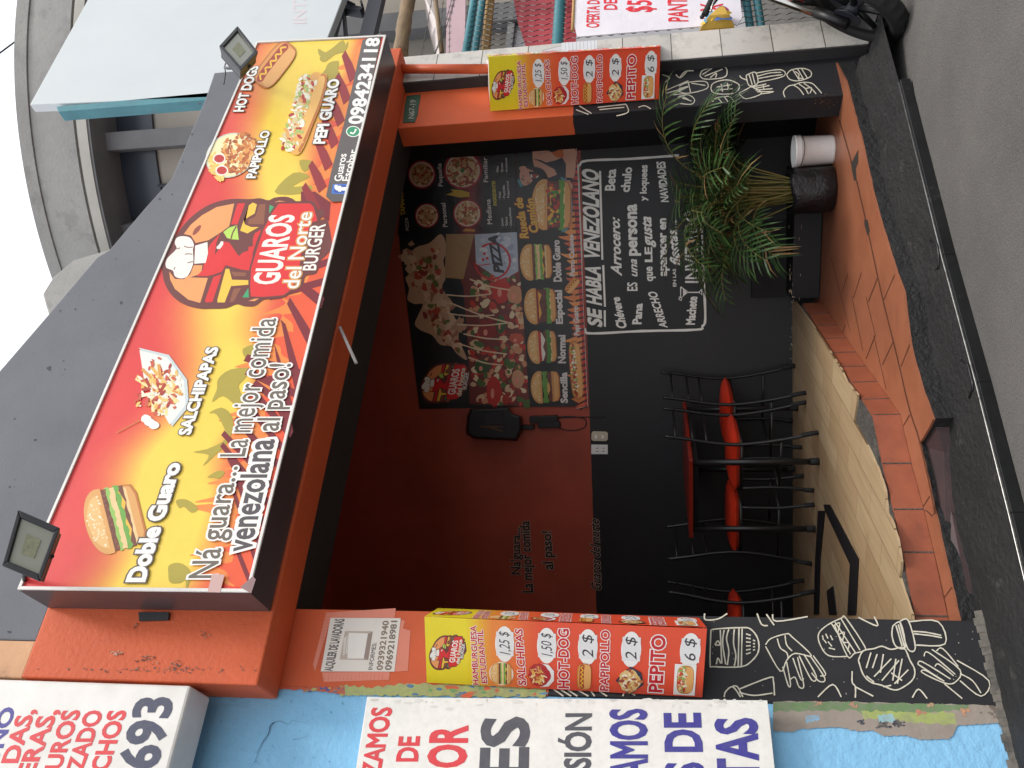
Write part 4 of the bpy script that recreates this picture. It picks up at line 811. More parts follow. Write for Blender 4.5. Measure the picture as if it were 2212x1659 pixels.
strip(zDO, [(660, 1290), (760, 1275)], [(670, 1340), (790, 1335)], (150, 190, 196), 1.5, 5, 4); strip(zDO, [(150, 1290), (240, 1285)], [(150, 1345), (250, 1320)], (140, 180, 206), 1.5, 5, 5)
for c, cols, s_, n in (((540, 1330), (74, 74, 84), 14, 10), ((800, 1350), (60, 60, 70), 18, 16), ((700, 1360), (90, 86, 88), 16, 10), ((480, 1215), (196, 140, 116), 14, 8), ((960, 1265), (196, 130, 110), 12, 8), ((1030, 1215), (196, 160, 120), 10, 5), ((1270, 1265), (206, 150, 116), 14, 10), ((1450, 1260), (110, 96, 88), 24, 14), ((230, 1205), (190, 150, 120), 14, 6)):
    for i in range(n): a.ell(cols, zDO(c[0] + rg.gauss(0, s_ * 1.3), c[1] + rg.gauss(0, s_ * .7)), rg.uniform(1.5, 6), rg.uniform(1, 4), 9, 0, .4, i)
strip(z21, [(-30, 1120), (150, 1135), (400, 1110), (900, 1120), (1290, 1140)], [(-30, 1190), (150, 1185), (400, 1190), (900, 1192), (1290, 1195)], (176, 184, 120), 2.0, 6, 6)
for i in range(24): a.ell(rg.choice([(98, 160, 196), (120, 170, 110), (226, 100, 60), (204, 120, 80), (84, 130, 170)]), z21(rg.uniform(100, 1290), rg.uniform(1125, 1190)), rg.uniform(4, 13), rg.uniform(1.5, 5), 10, 0, .4, i)
strip(z20, [(1340, 1060), (1375, 1165), (1440, 1150), (1480, 1165), (1650, 1130), (1760, 1125), (2000, 1135), (2212, 1128)], [(1340, 1075), (1360, 1180), (1450, 1180), (1480, 1185), (1700, 1150), (1760, 1142), (2050, 1158), (2212, 1180)], (206, 92, 60), 1.2, 6, 8)
for i in range(16): a.ell(rg.choice([(196, 196, 110), (90, 96, 160), (226, 110, 70), (196, 150, 90)]), z20(rg.uniform(1950, 2212), rg.uniform(1135, 1165)), rg.uniform(2, 7), rg.uniform(1, 3), 9, 0, .4, i)
a.build('peeled_plaster', INK_ROUGH, blue)
a = Art(fF(YF + .004), FRONT, .006)
for l, wd in (([(1760, 1360), (1735, 1380), (1725, 1430), (1690, 1480), (1660, 1540), (1640, 1600), (1600, 1660)], 2.4), ([(1760, 1360), (1800, 1350), (1850, 1370), (1880, 1345), (1960, 1360), (2030, 1320)], 1.0), ([(1880, 1470), (1930, 1460), (1990, 1440)], 1.0)): a.line((62, 92, 118), [z20(*p) for p in l], wd, 3, taper=True)
for i in range(40): a.ell(rg.choice([(108, 160, 194), (96, 146, 182)]), z20(rg.uniform(1300, 2200), rg.uniform(1200, 1640)), rg.uniform(.4, 1.6), rg.uniform(.4, 2), 7, 0, .4, i)
a.build('plaster_crack', INK_PAINT, blue)
def lightbox(name, label, yf, tr, br, depth, bev):
    t = thing(name, label, 'sign', (tr.x - .5, yf, br.z))
    x0 = -2.2
    MB().box(x0, tr.x, yf, yf + depth, br.z, tr.z).build('lightbox_case', MAT['white_frame'], t, bev)
    return t
YB1, YB2 = 3.715, 3.53
l1 = lightbox('lightbox_sign', 'dirty white sign with red, grey and blue capital letters low on the blue wall', YB1, ony(z21(140, 1190), YB1), ony(z22(573, 1210), YB1), .085, .004)
a = Art(fF(YB1), FRONT, .001)
a.poly((238, 236, 230), [z21(150, 1196), z22(566, 1216), (1684, 1760), (752, 1760)])
rg = random.Random(9)
for i in range(50): a.ell(rg.choice([(222, 219, 213), (212, 208, 202), (228, 226, 220)]), (rg.uniform(800, 1655), 1512 + abs(rg.gauss(0, 9))), rg.uniform(2, 12), rg.uniform(1, 5), 10, 0, .35, i)
rd, gy, bl = (224, 62, 70), (84, 84, 92), (66, 62, 150)
def LT(f, t, c, l, r_, **k):
    a.text(t, c, (f(l[0], 0)[0], f(l[1], 0)[0], f(0, l[2])[1]), (f(r_[0], 0)[0], f(r_[1], 0)[0], f(0, r_[2])[1]), bold=.035, **k)
for t, c, l, r_ in (('ZAMOS', rd, (222, 108, 1690), (300, 178, 1264)), ('DE', rd, (462, 332, 1604), (476, 352, 1450)), ('OR', rd, (766, 535, 1642), (782, 558, 1384)), ('ES', gy, (1162, 872, 1700), (1170, 890, 1335)), ('SIÓN', gy, (1568, 1410, 1650), (1575, 1420, 1304)), ('AMOS', bl, (1932, 1712, 1700), (1925, 1706, 1275)), ): LT(z21, t, c, l, r_)
for t, c, l, r_ in (('S DE', bl, (152, -75, 1700), (130, -88, 1302)), ('TAS', bl, (508, 262, 1730), (490, 240, 1336))): LT(z22, t, c, l, r_)
a.build('printed_face', INK_WHITE, l1)
l2 = lightbox('lightbox_sign', 'white projecting sign ending in the big number 693 high on the blue wall', YB2, ony(z20(-400, 1065), YB2), ony(z20(1238, 1062), YB2), .2, .012)
a = Art(fF(YB2), FRONT, .001)
for t, c, l, r_ in (('ONO', bl, (-30, -120, 1660), (100, 10, 1265)), ('DAS,', rd, (112, 12, 1612), (225, 122, 1280)), ('ERAS,', rd, (212, 108, 1690), (372, 262, 1282)), ('UROS', rd, (388, 290, 1652), (516, 406, 1282)), ('ZADO', rd, (528, 428, 1660), (662, 550, 1284)), ('CHOS', rd, (690, 582, 1664), (810, 700, 1284)), ('693', (70, 74, 98), (1002, 765, 1645), (1108, 884, 1205))): LT(z20, t, c, l, r_)
a.build('printed_lettering', INK_WHITE, l2)

# ------------------------------------------------------------------ flyer, number plate, pipe
zFL = zm(780, 1400, 620, 1210)
fl = thing('paper_flyer', 'white paper flyer with washing machine picture taped on the orange wall', 'flyer', ony((780, 1390), YF))
a = Art(fF(YF), FRONT, .0015); rg = random.Random(6)
for l in ([(500, 1075), (940, 1055), (938, 1118), (530, 1120)], [(440, 1440), (540, 1112), (505, 1080), (425, 1400)], [(485, 1450), (900, 1450), (895, 1495), (490, 1512)], [(965, 1120), (995, 1130), (990, 1180), (1030, 1195), (1010, 1440), (935, 1445)]): a.poly((222, 132, 108), [zFL(x + rg.uniform(-6, 6), y + rg.uniform(-6, 6)) for x, y in l])
for i in range(16):
    y = 1090 + i * 21; a.line((206, 112, 88), [zFL(445 + (1440 - y) * .16, y), zFL(500 + (1440 - y) * .16, y - 14)], .8, 0); a.line((206, 112, 88), [zFL(500 + i * 24, 1460), zFL(495 + i * 24, 1500)], .8, 0)
a.build('tape', INK, fl)
a = Art(fF(YF), FRONT, .0035)
a.poly((226, 218, 208), [zFL(*p) for p in ((535, 1113), (972, 1115), (932, 1447), (474, 1446))])
dk2 = (96, 90, 88)
def FT(t, l, r_, **k):
    p = [zFL(l[0], l[2]), zFL(l[1], l[2]), zFL(r_[0], r_[2]), zFL(r_[1], r_[2])]; a.text(t, k.pop('col', dk2), (p[0][0], p[1][0], p[0][1]), (p[2][0], p[3][0], p[2][1]), **k)
FT('ALQUILER DE LAVADORAS', (545, 498, 1442), (622, 566, 1120), bold=.04)
a.poly((186, 170, 156), [zFL(*p) for p in ((625, 1195), (798, 1196), (770, 1376), (592, 1372))]); a.poly((232, 226, 218), [zFL(*p) for p in ((648, 1205), (768, 1210), (742, 1366), (640, 1366))])
a.poly((214, 206, 196), [zFL(*p) for p in ((618, 1240), (646, 1215), (640, 1330), (612, 1350))]); a.poly((150, 132, 120), [zFL(*p) for p in ((768, 1212), (798, 1200), (770, 1376), (742, 1366))]); a.line((150, 140, 132), [zFL(640, 1220), zFL(625, 1340)], .8, 0)
FT('INFORMES:', (795, 770, 1435), (822, 796, 1268), bold=.02); FT('0939321940', (858, 822, 1436), (898, 862, 1132), col=(132, 112, 92), bold=.03); FT('0969218981', (912, 874, 1436), (950, 914, 1132), col=(120, 106, 92), bold=.03)
a.build('sheet', INK, fl)
npt = thing('number_plate', 'small worn green house number plate on the orange pillar', 'number plate', ony(zPH(1040, 660), YF))
pl = [(985, 520), (1130, 508), (1125, 560), (1108, 640), (1100, 720), (1068, 800), (945, 803), (950, 745), (962, 640)]
MB().prism([ony(zPH(*p), YF - .0005) for p in pl], (0, -.005, 0)).build('plate', paint('green_enamel', (52, 92, 70), (40, 76, 60), 12, .5, 40, .1, dirt=(150, 140, 120), dirt_at=(.62, .72), dirt_scale=18), npt)
a = Art(fF(YF - .0056), FRONT, .0006)
p = [zPH(1058, 755), zPH(1002, 755), zPH(1080, 560), zPH(1022, 560)]; a.text('N67-19', (176, 184, 172), (p[0][0], p[1][0], p[0][1]), (p[2][0], p[3][0], p[2][1]), bold=.02); a.build('plate_number', INK, npt)
pp = thing('drain_pipe', 'orange painted pipe running down in front of the marble tiles', 'pipe', ony((960, 150), 3.67))
pa, pb_ = ony((850, 149), 3.67), ony((1075, 149), 3.67); MB().tube([pa, pb_ + (pa - pb_) * .02], .033, 20).build('pipe_length', MAT['pipe_orange'], pp)
MB().tube([pa + Vector((0, 0, -.06)), pa + Vector((0, 0, .02))], .042, 20).build('coupling', MAT['pipe_orange'], pp)

# ------------------------------------------------------------------ folded price menus
def ray_at(d, k): return O + ray(d) * k
def menu_sign(tl, bl, tr, br, kr, nr_t, nr_b, label):
    TL, BL = ony(tl, YF - .012), ony(bl, YF - .012)
    dl = TL.dot(fwd_w)
    TR = O + ray(tr) * ((TL - O).dot(fwd_w) * kr / ray(tr).dot(fwd_w)); BR = O + ray(br) * ((BL - O).dot(fwd_w) * kr / ray(br).dot(fwd_w))
    NT, NB = ony(nr_t, YF - .012), ony(nr_b, YF - .012)
    t = thing('price_menu', label, 'menu', (TL + BR) / 2, 'folded price menus')
    cen_ = (TL + BL + TR + BR + NT + NB) / 6; sh = lambda p: Vector((cen_.x + (p.x - cen_.x) * .86, cen_.y + (p.y - cen_.y) * .86 + .012, p.z))
    MB().hexa([sh(p) for p in (BL, BR, NB)], [sh(p) for p in (TL, TR, NT)]).build('card_core', MAT['white_frame'], t)
    ref = None
    for a0, a1, b0, b1 in ((TL, TR, BL, BR), (TR, NT, BR, NB)):
        nrm = (b0 - a0).cross(a1 - a0).normalized()
        if nrm.dot(O - a0) < 0: nrm = -nrm
        W_, H_ = (a1 - a0).length, (b0 - a0).length
        def fn(x, y, a0=a0, a1=a1, b0=b0, b1=b1, W_=W_, H_=H_, nrm=nrm):
            u, v = x / H_, 1 - y / W_
            p = (a0 * (1 - v) + a1 * v) * (1 - u) + (b0 * (1 - v) + b1 * v) * u
            return p - nrm * (p - a0).dot(nrm)
        A_ = Art(fn, nrm, .0008)
        class q_:
            def __call__(s, u, v): return (u * H_, (1 - v) * W_)
            def px(s, dx, dy):
                u = (dx - (920 + (dy - 1400) * .02)) / 603; yl = 1474 + 32 * u; yr = 1332 + 24 * u
                return s(u, (yl - dy) / (yl - yr))
        menu(A_, q_()); A_.build('menu_panel', INK, t)
    return t
menu_sign((922, 1474), (1517, 1506), (917, 1332), (1527, 1356), .962, (946, 1314), (1510, 1326), 'nearer folded price menu of the two, on the pillar beside the blue wall')
menu_sign((1059, 240), (1423, 214), (1055, 123), (1427, 102), .955, (1050, 118), (1424, 98), 'smaller farther price menu on the pillar beside the marble tiles')

# ------------------------------------------------------------------ floodlights
def floodlight(label, cs, y, tiltv, arm_to, gp):
    n = Vector(tiltv).normalized(); p0 = ony(((cs[0][0] + cs[2][0]) / 2, (cs[0][1] + cs[2][1]) / 2), y)
    c = [onp(d, p0, n) for d in cs]; ctr = sum(c, Vector()) / 4
    t = thing('floodlight', label, 'floodlight', ctr, gp)
    ins = [ctr + (p - ctr) * .78 for p in c]; b = MB(); back = -n * -1
    bk = [ctr + (p - ctr) * .9 + n * .05 for p in c]; fr_ = [p - n * .0 for p in c]
    for i in range(4):
        j = (i + 1) % 4; b.hexa([fr_[i], fr_[j], ins[j], ins[i]], [bk[i], bk[j], ctr + (ins[j] - ctr) * .9 + n * .05, ctr + (ins[i] - ctr) * .9 + n * .05])
    b.build('frame', MAT['lamp_body'], t, .004)
    MB().prism([ctr + (p - ctr) * .9 + n * .048 for p in c], n * .03).build('housing', MAT['lamp_body'], t, .004)
    MB().prism([ctr + (p - ctr) * .79 + n * .012 for p in c], n * .002).build('glass', MAT['lens'], t)
    MB().prism([ctr + (p - ctr) * .34 + n * .0115 for p in c], -n * .0015).build('led_plate', paint('led_plate', (150, 152, 120), (120, 122, 100), 60, .5, 40, 0), t)
    arm = MB(); back_c = ctr + n * .075
    for s_ in (0, 1):
        e = (c[s_] + c[3 - s_]) / 2 if False else (c[s_ * 2] + c[(s_ * 2 + 3) % 4]) / 2
        arm.tube([e + n * .03, back_c + (e - ctr) * .6 + n * .03, back_c + n * .06], .009, 8)
    arm.tube([back_c + n * .06, (back_c + n * .06).lerp(arm_to, .5) + Vector((0, 0, .03)), arm_to], .01, 8)
    arm.build('bracket', MAT['lamp_body'], t)
    return t
floodlight('larger square floodlight tilted at the near upper corner of the shop sign', [(38, 1100), (130, 1140), (87, 1257), (3, 1222)], 3.0, (.1, .9, .35), ony((52, 1262), YS + .03), 'floodlights over the shop sign')
floodlight('smaller square floodlight turned on its corner at the far end of the shop sign', [(513, 55), (558, 112), (520, 153), (473, 99)], 3.02, (-.2, .9, .35), ony((486, 146), YS + .03), 'floodlights over the shop sign')
cb = MB(); cb.tube(spline([ony(z00(*p), YS + .04) for p in ((1470, 380), (1450, 400), (1440, 430), (1445, 470), (1435, 540))], 4), .004, 6)
tag(cb.build('lamp_cable', MAT['plastic_black']), 'short black cable hanging behind the far floodlight', 'cable')
rod = MB(); rod.tube([ony((734, 706), YL + .03), ony((769, 784), YL + .03)], .009, 8)
zB2 = zm(880, 850, 500, 1382); rod = MB(); r0, r1 = ony(zB2(562, 535), YL - .02), ony(zB2(706, 848), YL - .02); rod.tube([r0, r1], .009, 10)
tag(rod.build('loose_rod', MAT['cloth_white']), 'thin pale rod hanging across the orange beam under the sign', 'rod')

# ------------------------------------------------------------------ posters on the inner wall
A = Art(fW, INW, .006)
A.poly((34, 34, 36), [z11(478, 972), z11(1187, 957), z01(1106, 1487), z01(345, 1510)])
A.poly((120, 48, 42), [z11(800, 940), z11(1184, 955), z01(1104, 1490), z01(640, 1500), z11(760, 200), z11(790, 600)])
A.poly((44, 42, 42), [z11(500, 940), z11(800, 930), z11(780, 640), z11(560, 520)])
A.poly((206, 166, 134), [z11(*p) for p in ((395, 20), (450, -60), (540, -90), (620, -150), (655, -40), (630, 20), (650, 120), (622, 200), (690, 290), (672, 350), (735, 430), (728, 520), (785, 655), (720, 620), (680, 570), (610, 560), (560, 500), (490, 470), (448, 430), (470, 370), (500, 300), (450, 300), (400, 270), (412, 200), (388, 130), (440, 90))], 3)
rg = random.Random(31)
for i in range(60):
    u = i / 59; A.ell(rg.choice([(196, 150, 120), (214, 178, 146), (176, 120, 96), (226, 194, 162)]), z11(400 + 350 * u + rg.gauss(0, 26), -20 + 560 * u + rg.gauss(0, 46)), rg.uniform(3, 11), rg.uniform(4, 15), 12, rg.random() * 3, .3, i)
sl = [z11(*p) for p in ((420, 60), (610, -80), (610, 180), (700, 480), (760, 630), (600, 520), (500, 420), (520, 260), (430, 250))]
A.specks([(186, 80, 60), (226, 196, 160), (150, 60, 46), (110, 116, 60), (214, 170, 130)], sl, 90, 5.0, 3, 1.6)
base = [z11(830, 930), z11(1178, 945), z01(1100, 1500), z11(1060, 40), z11(800, 160), z11(800, 620)]
A.specks([(206, 60, 46), (226, 190, 150), (176, 50, 40), (236, 214, 176), (80, 110, 50), (214, 150, 110), (160, 40, 36)], base, 260, 6.0, 8, 1.5)
for c, rx, ry, col in (((1000, 215), 60, 80, (206, 50, 40)), ((955, 860), 50, 95, (196, 44, 38)), ((910, 470), 60, 60, (150, 40, 36)), ((1100, 520), 45, 35, (206, 90, 60)), ((1110, 780), 40, 60, (214, 160, 120)), ((1090, 240), 50, 60, (214, 150, 110)), ((880, 700), 50, 45, (60, 90, 44)), ((1000, 430), 30, 60, (60, 96, 44))):
    e = z11(*c); A.ell(col, e, rx * .337, ry * .337, 20, 0, .08, int(c[0])); A.ell((236, 150, 130), (e[0] - 3, e[1] + 4), rx * .08, ry * .12, 10)
for p, q_ in (((650, 240), (935, 235)), ((670, 290), (1075, 425)), ((720, 430), (1045, 420)), ((760, 490), (1050, 525)), ((720, 550), (1040, 620)), ((790, 640), (1010, 690)), ((800, 140), (1060, 210)), ((660, 360), (960, 370))): A.line((232, 206, 172), [z11(*p), z11((p[0] + q_[0]) / 2, (p[1] + q_[1]) / 2 + 12), z11(*q_)], 3.0, 4)
A.poly((176, 140, 96), [z01(650, 1500), z01(830, 1500), z11(760, 140), z11(640, 130)])
A.poly((186, 196, 214), [z01(832, 1502), z01(1102, 1488), z11(1112, 90), z11(1060, 120), z11(990, 140), z11(840, 40)]); A.specks([(206, 214, 226), (160, 170, 196), (222, 226, 232)], [z01(840, 1510), z01(1095, 1500), z11(1090, 80), z11(860, 20)], 30, 7, 2)
e = z11(945, 25); A.line((206, 44, 48), [(e[0] + 38 * math.cos(t), e[1] + 38 * math.sin(t)) for t in [k * .35 - 2.2 for k in range(16)]], 4.5, 2)
for p in ((-10, -20), (2, -8), (-16, -4)): A.ell((206, 44, 48), (e[0] - 12 + p[0] * .5, e[1] + p[1] * .8), 3.2, 3.2, 12)
A.line((206, 44, 48), [(e[0] - 34, e[1] + 10), (e[0] - 4, e[1] + 6)], 2, 0)
p = [z11(1016, 96), z11(958, 96), z01(975, 1512), z01(918, 1512)]; A.text('PIZZA', (50, 46, 54), (p[0][0], p[1][0], p[0][1]), (p[2][0], p[3][0], p[2][1]), bold=.06, slant=.15)
logo(A, lambda x, y: z11(485 + (x - 50) * .172, 672 + (y - 235) * .214))
tag(A.build('pizza_poster', INK_PAPER), 'dark poster of a melting pizza slice with the burger emblem in its corner', 'poster')
A = Art(fW, INW, .0085)
def q4(u, v): return tuple((z01(338, 1508)[k] * (1 - u) + z01(402, 942)[k] * u) * (1 - v) + (z01(1100, 1492)[k] * (1 - u) + z01(1092, 905)[k] * u) * v for k in (0, 1))
def bl_(u, v):
    t = max(0, 1 - abs(v - .60) / .14) * (1 if u < 2 else 0); return [28 + 120 * t, 28 + 12 * t, 30 + 12 * t]
A.grid(bl_, [q4(0, 0), q4(1, 0), q4(1, 1), q4(0, 1)], 20, 40)
wt = (222, 216, 212)
def RT(t, l, r_, c=wt, **k):
    p = [zRU(l[0], l[2]), zRU(l[1], l[2]), zRU(r_[0], r_[2]), zRU(r_[1], r_[2])]; A.text(t, c, (p[0][0], p[1][0], p[0][1]), (p[2][0], p[3][0], p[2][1]), **k)
A.poly((214, 176, 60), [zRU(*p) for p in ((525, 665), (610, 635), (580, 605), (700, 612), (800, 640), (800, 690), (690, 700), (620, 685))]); A.poly((214, 150, 60), [zRU(*p) for p in ((710, 1095), (760, 1065), (860, 1075), (870, 1100))])
for c, w_, h, n, s_ in (((240, 430), 300, 290, 60, 1), ((300, 912), 260, 250, 60, 2), ((722, 380), 400, 400, 190, 3), ((775, 888), 300, 300, 120, 4)):
    e = zRU(*c); dish(A, e, w_ * .1838, h * .1838, 0, [(206, 160, 116), (196, 90, 64), (226, 196, 150), (160, 70, 50), (236, 214, 176), (150, 120, 70)], (226, 206, 190), s_, n, (176, 36, 40))
A.poly((60, 130, 70), [zRU(*p) for p in ((690, 380), (720, 350), (745, 370), (735, 400), (710, 410))])
RT('Personal', (542, 492, 1045), (516, 466, 766), bold=.02); RT('Pequeña', (488, 438, 568), (470, 420, 300), bold=.02); RT('Mediana', (1068, 1012, 1012), (1044, 990, 720), bold=.02); RT('Familiar', (1018, 970, 520), (1006, 955, 230), bold=.02)
RT('PIZZA', (92, 56, 1090), (78, 42, 938), slant=.15); RT('TAMAÑOS', (48, -2, 905), (18, -30, 600), (206, 176, 60), bold=.04)
RT('INGREDIENTES', (1122, 1084, 792), (1102, 1064, 505), (206, 190, 60), bold=.04)
for t, l, r_ in (('· Jamón', (1200, 1174, 1050), (1195, 1170, 940)), ('· Salami', (1250, 1224, 1050), (1244, 1218, 930)), ('· Champiñones', (1302, 1276, 1050), (1284, 1258, 818)), ('· Maíz', (1172, 1146, 728), (1168, 1142, 630)), ('· Pepinillo', (1222, 1196, 728), (1214, 1188, 555)), ('· Pepperonni', (1272, 1246, 722), (1258, 1232, 510)), ('· Piña', (1146, 1120, 425), (1142, 1116, 330)), ('· Queso', (1196, 1170, 422), (1192, 1166, 296)), ('· Aceitunas', (1250, 1224, 420), (1240, 1214, 235))): RT(t, l, r_, bold=.02)
tag(A.build('pizza_size_poster', INK_PAPER), 'black poster of round pizzas by size with an ingredients list', 'poster')
A = Art(fW, INW, .011)
A.poly((28, 27, 29), [z11(1187, 957), z11(1556, 955), z01(1482, 888), z01(1096, 905), z01(1102, 1490)])
def strip_c(u, v): return [30 + 196 * v ** .8, 28 + 30 * v, 30 + 14 * v]
sq = [z11(1470, 955), z01(1400, 892), z01(1482, 889), z11(1556, 954)]
A.grid(strip_c, sq, 30, 12)
rg = random.Random(14)
for i in range(34):
    u = i / 33; b0 = tuple(z11(1535, 950)[k] * (1 - u) + z01(1466, 1330)[k] * u for k in (0, 1)); hgt = rg.uniform(16, 38)
    A.poly(rg.choice([(226, 130, 66), (232, 150, 80), (214, 96, 56)]), [(b0[0], b0[1] + 8), (b0[0] - hgt * .5, b0[1] + 6), (b0[0] - hgt, b0[1] + rg.uniform(-5, 5)), (b0[0] - hgt * .55, b0[1] - 3), (b0[0], b0[1] - 9)], 3)
for i in range(46):
    u = i / 45; b0 = tuple(z11(1554, 950)[k] * (1 - u) + z01(1481, 895)[k] * u for k in (0, 1)); A.poly((74, 24, 28), [(b0[0], b0[1] + 3), (b0[0], b0[1] - 2), (b0[0] - 16, b0[1] + 2 - 10 * (u - .4)), (b0[0] - 16, b0[1] + 6 - 10 * (u - .4))])
zs = .2368
for c, w_, h, kd, ro in (((285, 1410), 300, 260, 3, .06), ((255, 1045), 310, 260, 2, .06), ((238, 672), 335, 285, 1, .06), ((200, 272), 340, 285, 0, .05)): burger(A, zST(*c), w_ * zs, h * zs, ro, kd, kd + 3)
hotdog(A, zST(562, 1258), 540 * zs, 120 * zs, .08, True, 5); hotdog(A, zST(528, 485), 165 * zs, 85 * zs, -.7, False, 6)
def CT(t, l, r_, c=wt, **k):
    p = [zST(l[0], l[2]), zST(l[1], l[2]), zST(r_[0], r_[2]), zST(r_[1], r_[2])]; A.text(t, c, (p[0][0], p[1][0], p[0][1]), (p[2][0], p[3][0], p[2][1]), **k)
CT('Sencilla', (484, 426, 1552), (478, 420, 1280), bold=.05); CT('Normal', (466, 402, 1190), (462, 404, 940), bold=.05); CT('Especial', (440, 384, 832), (432, 372, 532), bold=.05); CT('Doble Guaro', (430, 362, 448), (408, 352, 75), bold=.05); CT('Perro Caliente', (552, 508, 398), (538, 498, 26), bold=.04); CT('Pepi Guaro', (594, 548, 938), (578, 534, 678), bold=.04)
sk = (214, 160, 134)
A.poly(sk, [zRU(*p) for p in ((1540, 180), (1575, 80), (1690, 58), (1850, 92), (2040, 132), (2050, 260), (2030, 460), (1950, 520), (1900, 450), (1840, 435), (1740, 480), (1690, 400), (1620, 400), (1560, 330))], 3)
A.poly((36, 36, 50), [zRU(*p) for p in ((1538, 240), (1640, 262), (1700, 290), (1800, 268), (1890, 232), (1935, 310), (1930, 480), (1850, 485), (1740, 520), (1680, 480), (1735, 470), (1830, 430), (1800, 370), (1640, 285))])
A.poly((206, 106, 50), [zRU(*p) for p in ((1770, 175), (1830, 140), (1895, 135), (1900, 225), (1830, 230))], 3); A.poly((30, 28, 30), [zRU(*p) for p in ((1732, 140), (1800, 110), (1890, 95), (1850, 140), (1770, 170))], 3); A.line((60, 50, 50), [zRU(1590, 190), zRU(1700, 170), zRU(1730, 150)], .6, 3)
A.poly((40, 32, 32), [zRU(*p) for p in ((1480, 345), (1600, 345), (1680, 385), (1695, 440), (1660, 480), (1600, 520), (1540, 530), (1480, 480))], 3)
A.poly(sk, [zRU(*p) for p in ((1390, 440), (1400, 385), (1430, 345), (1500, 370), (1560, 400), (1560, 470), (1520, 530), (1470, 560), (1430, 555), (1400, 505))], 3)
A.poly(sk, [zRU(*p) for p in ((1385, 350), (1430, 330), (1470, 345), (1450, 385), (1400, 385))], 3); A.poly((32, 28, 28), [zRU(*p) for p in ((1500, 400), (1530, 395), (1625, 415), (1640, 460), (1570, 500), (1530, 480))], 3); A.poly((150, 44, 44), [zRU(*p) for p in ((1520, 425), (1600, 425), (1615, 455), (1560, 480), (1530, 460))], 3); A.line((240, 236, 226), [zRU(1525, 430), zRU(1535, 465)], 3, 0); A.line((240, 236, 226), [zRU(1585, 470), zRU(1608, 445)], 2.4, 0)
A.line((50, 36, 32), [zRU(1410, 480), zRU(1432, 490), zRU(1445, 500)], 2, 2); A.line((50, 36, 32), [zRU(1425, 440), zRU(1440, 460)], 2, 0); A.poly((190, 120, 100), [zRU(*p) for p in ((1470, 500), (1510, 520), (1500, 550), (1475, 545))])
A.poly((70, 150, 166), [zRU(*p) for p in ((1362, 500), (1392, 482), (1432, 575), (1395, 572))]); A.poly(sk, [zRU(*p) for p in ((1955, 515), (2005, 540), (2010, 590), (1980, 600), (1950, 560))], 3); A.line((30, 30, 32), [zRU(1935, 480), zRU(2010, 490)], 6, 0)
A.poly((84, 140, 160), [zRU(*p) for p in ((1870, 470), (1930, 490), (1985, 600), (2010, 780), (1995, 980), (1950, 1080), (1900, 1105), (1880, 1095), (1960, 900), (1960, 650))], 3)
burger(A, zRU(1770, 785), 112, 84, 0, 1, 9); A.specks([(70, 150, 60), (240, 180, 60), (206, 60, 46), (110, 60, 44)], [zRU(1720, 540), zRU(1860, 540), zRU(1860, 1040), zRU(1740, 1040)], 60, 3, 4, 1.6)
RT('Rueda de', (1495, 1400, 1172), (1418, 1325, 708), (226, 190, 60), bold=.03, out=((196, 76, 40), .08)); RT('Camión', (1608, 1510, 1108), (1556, 1462, 715), (226, 190, 60), bold=.03, out=((196, 76, 40), .08))
A.line((214, 206, 200), [z11(1480, 966), z11(1556, 955), z01(1482, 888)], .9, 0)
tag(A.build('burger_menu_poster', INK_PAPER), 'black menu poster with a row of burgers and a shouting bearded man', 'poster')

# ------------------------------------------------------------------ fittings on the inner wall
def wallpt(d, off): return onp(d, PW - NW * off, NW)
un = thing('wall_speaker', 'black plastic loudspeaker box fixed on the red wall beside the posters', 'speaker', wallpt((1065, 915), 0))
o1 = [z11(*p) for p in ((800, 970), (1050, 958), (1075, 1000), (1135, 1020), (1140, 1110), (1105, 1178), (820, 1165), (772, 1130), (780, 1020))]
MB().hexa([wallpt(d, .002) for d in o1], [wallpt(((d[0] - 1060) * .93 + 1060, (d[1] - 912) * .93 + 912), .17) for d in o1]).build('cabinet', MAT['plastic_black'], un, .012)
gr_ = MB(); zz = [z11(890, 1000), z11(1010, 995), z11(1015, 1070), z11(895, 1075)]; gr_.prism([wallpt(d, .172) for d in zz], -NW * .008); gr_.build('grille', paint('speaker_grille', (44, 44, 46), (30, 30, 32), 80, .6, 60, .3), un, .003)
st_ = MB()
for i in range(2): st_.prism([wallpt(z11(870 + i * 45, 1080), .17), wallpt(z11(1010, 1080 + i * 30), .17), wallpt(z11(1010, 1090 + i * 30), .17), wallpt(z11(870 + i * 45, 1090), .17)], -NW * .006)
st_.build('trim_strip', paint('bronze_trim', (96, 66, 40), (80, 54, 34), 9, .4, 30, 0), un)
ps = thing('power_strip', 'small black power box hanging on the red wall below the loudspeaker', 'power box', wallpt((1180, 897), 0))
for l in ([(1185, 1015), (1365, 1010), (1368, 1050), (1188, 1058)], [(1240, 1055), (1380, 1050), (1382, 1085), (1243, 1090)], [(1128, 1072), (1215, 1072), (1215, 1098), (1128, 1096)]):
    MB().prism([wallpt(z11(*p), .002) for p in l], -NW * .05).build('housing', MAT['plastic_black'], ps, .004)
c2 = MB()
for l in ([(1370, 1025), (1440, 1020), (1520, 1030), (1545, 1050), (1535, 1090), (1480, 1108), (1420, 1108), (1375, 1095)], [(1368, 1030), (1450, 1026), (1560, 1024), (1620, 1026), (1670, 1022)]): c2.tube(spline([wallpt(z11(*p), .008) for p in l], 4), .004, 6)
c2.build('flex', MAT['plastic_black'], ps)
sw = thing('light_switch', 'ivory double light switch plate with rounded corners on the black wall', 'switch', wallpt((1295, 941), 0))
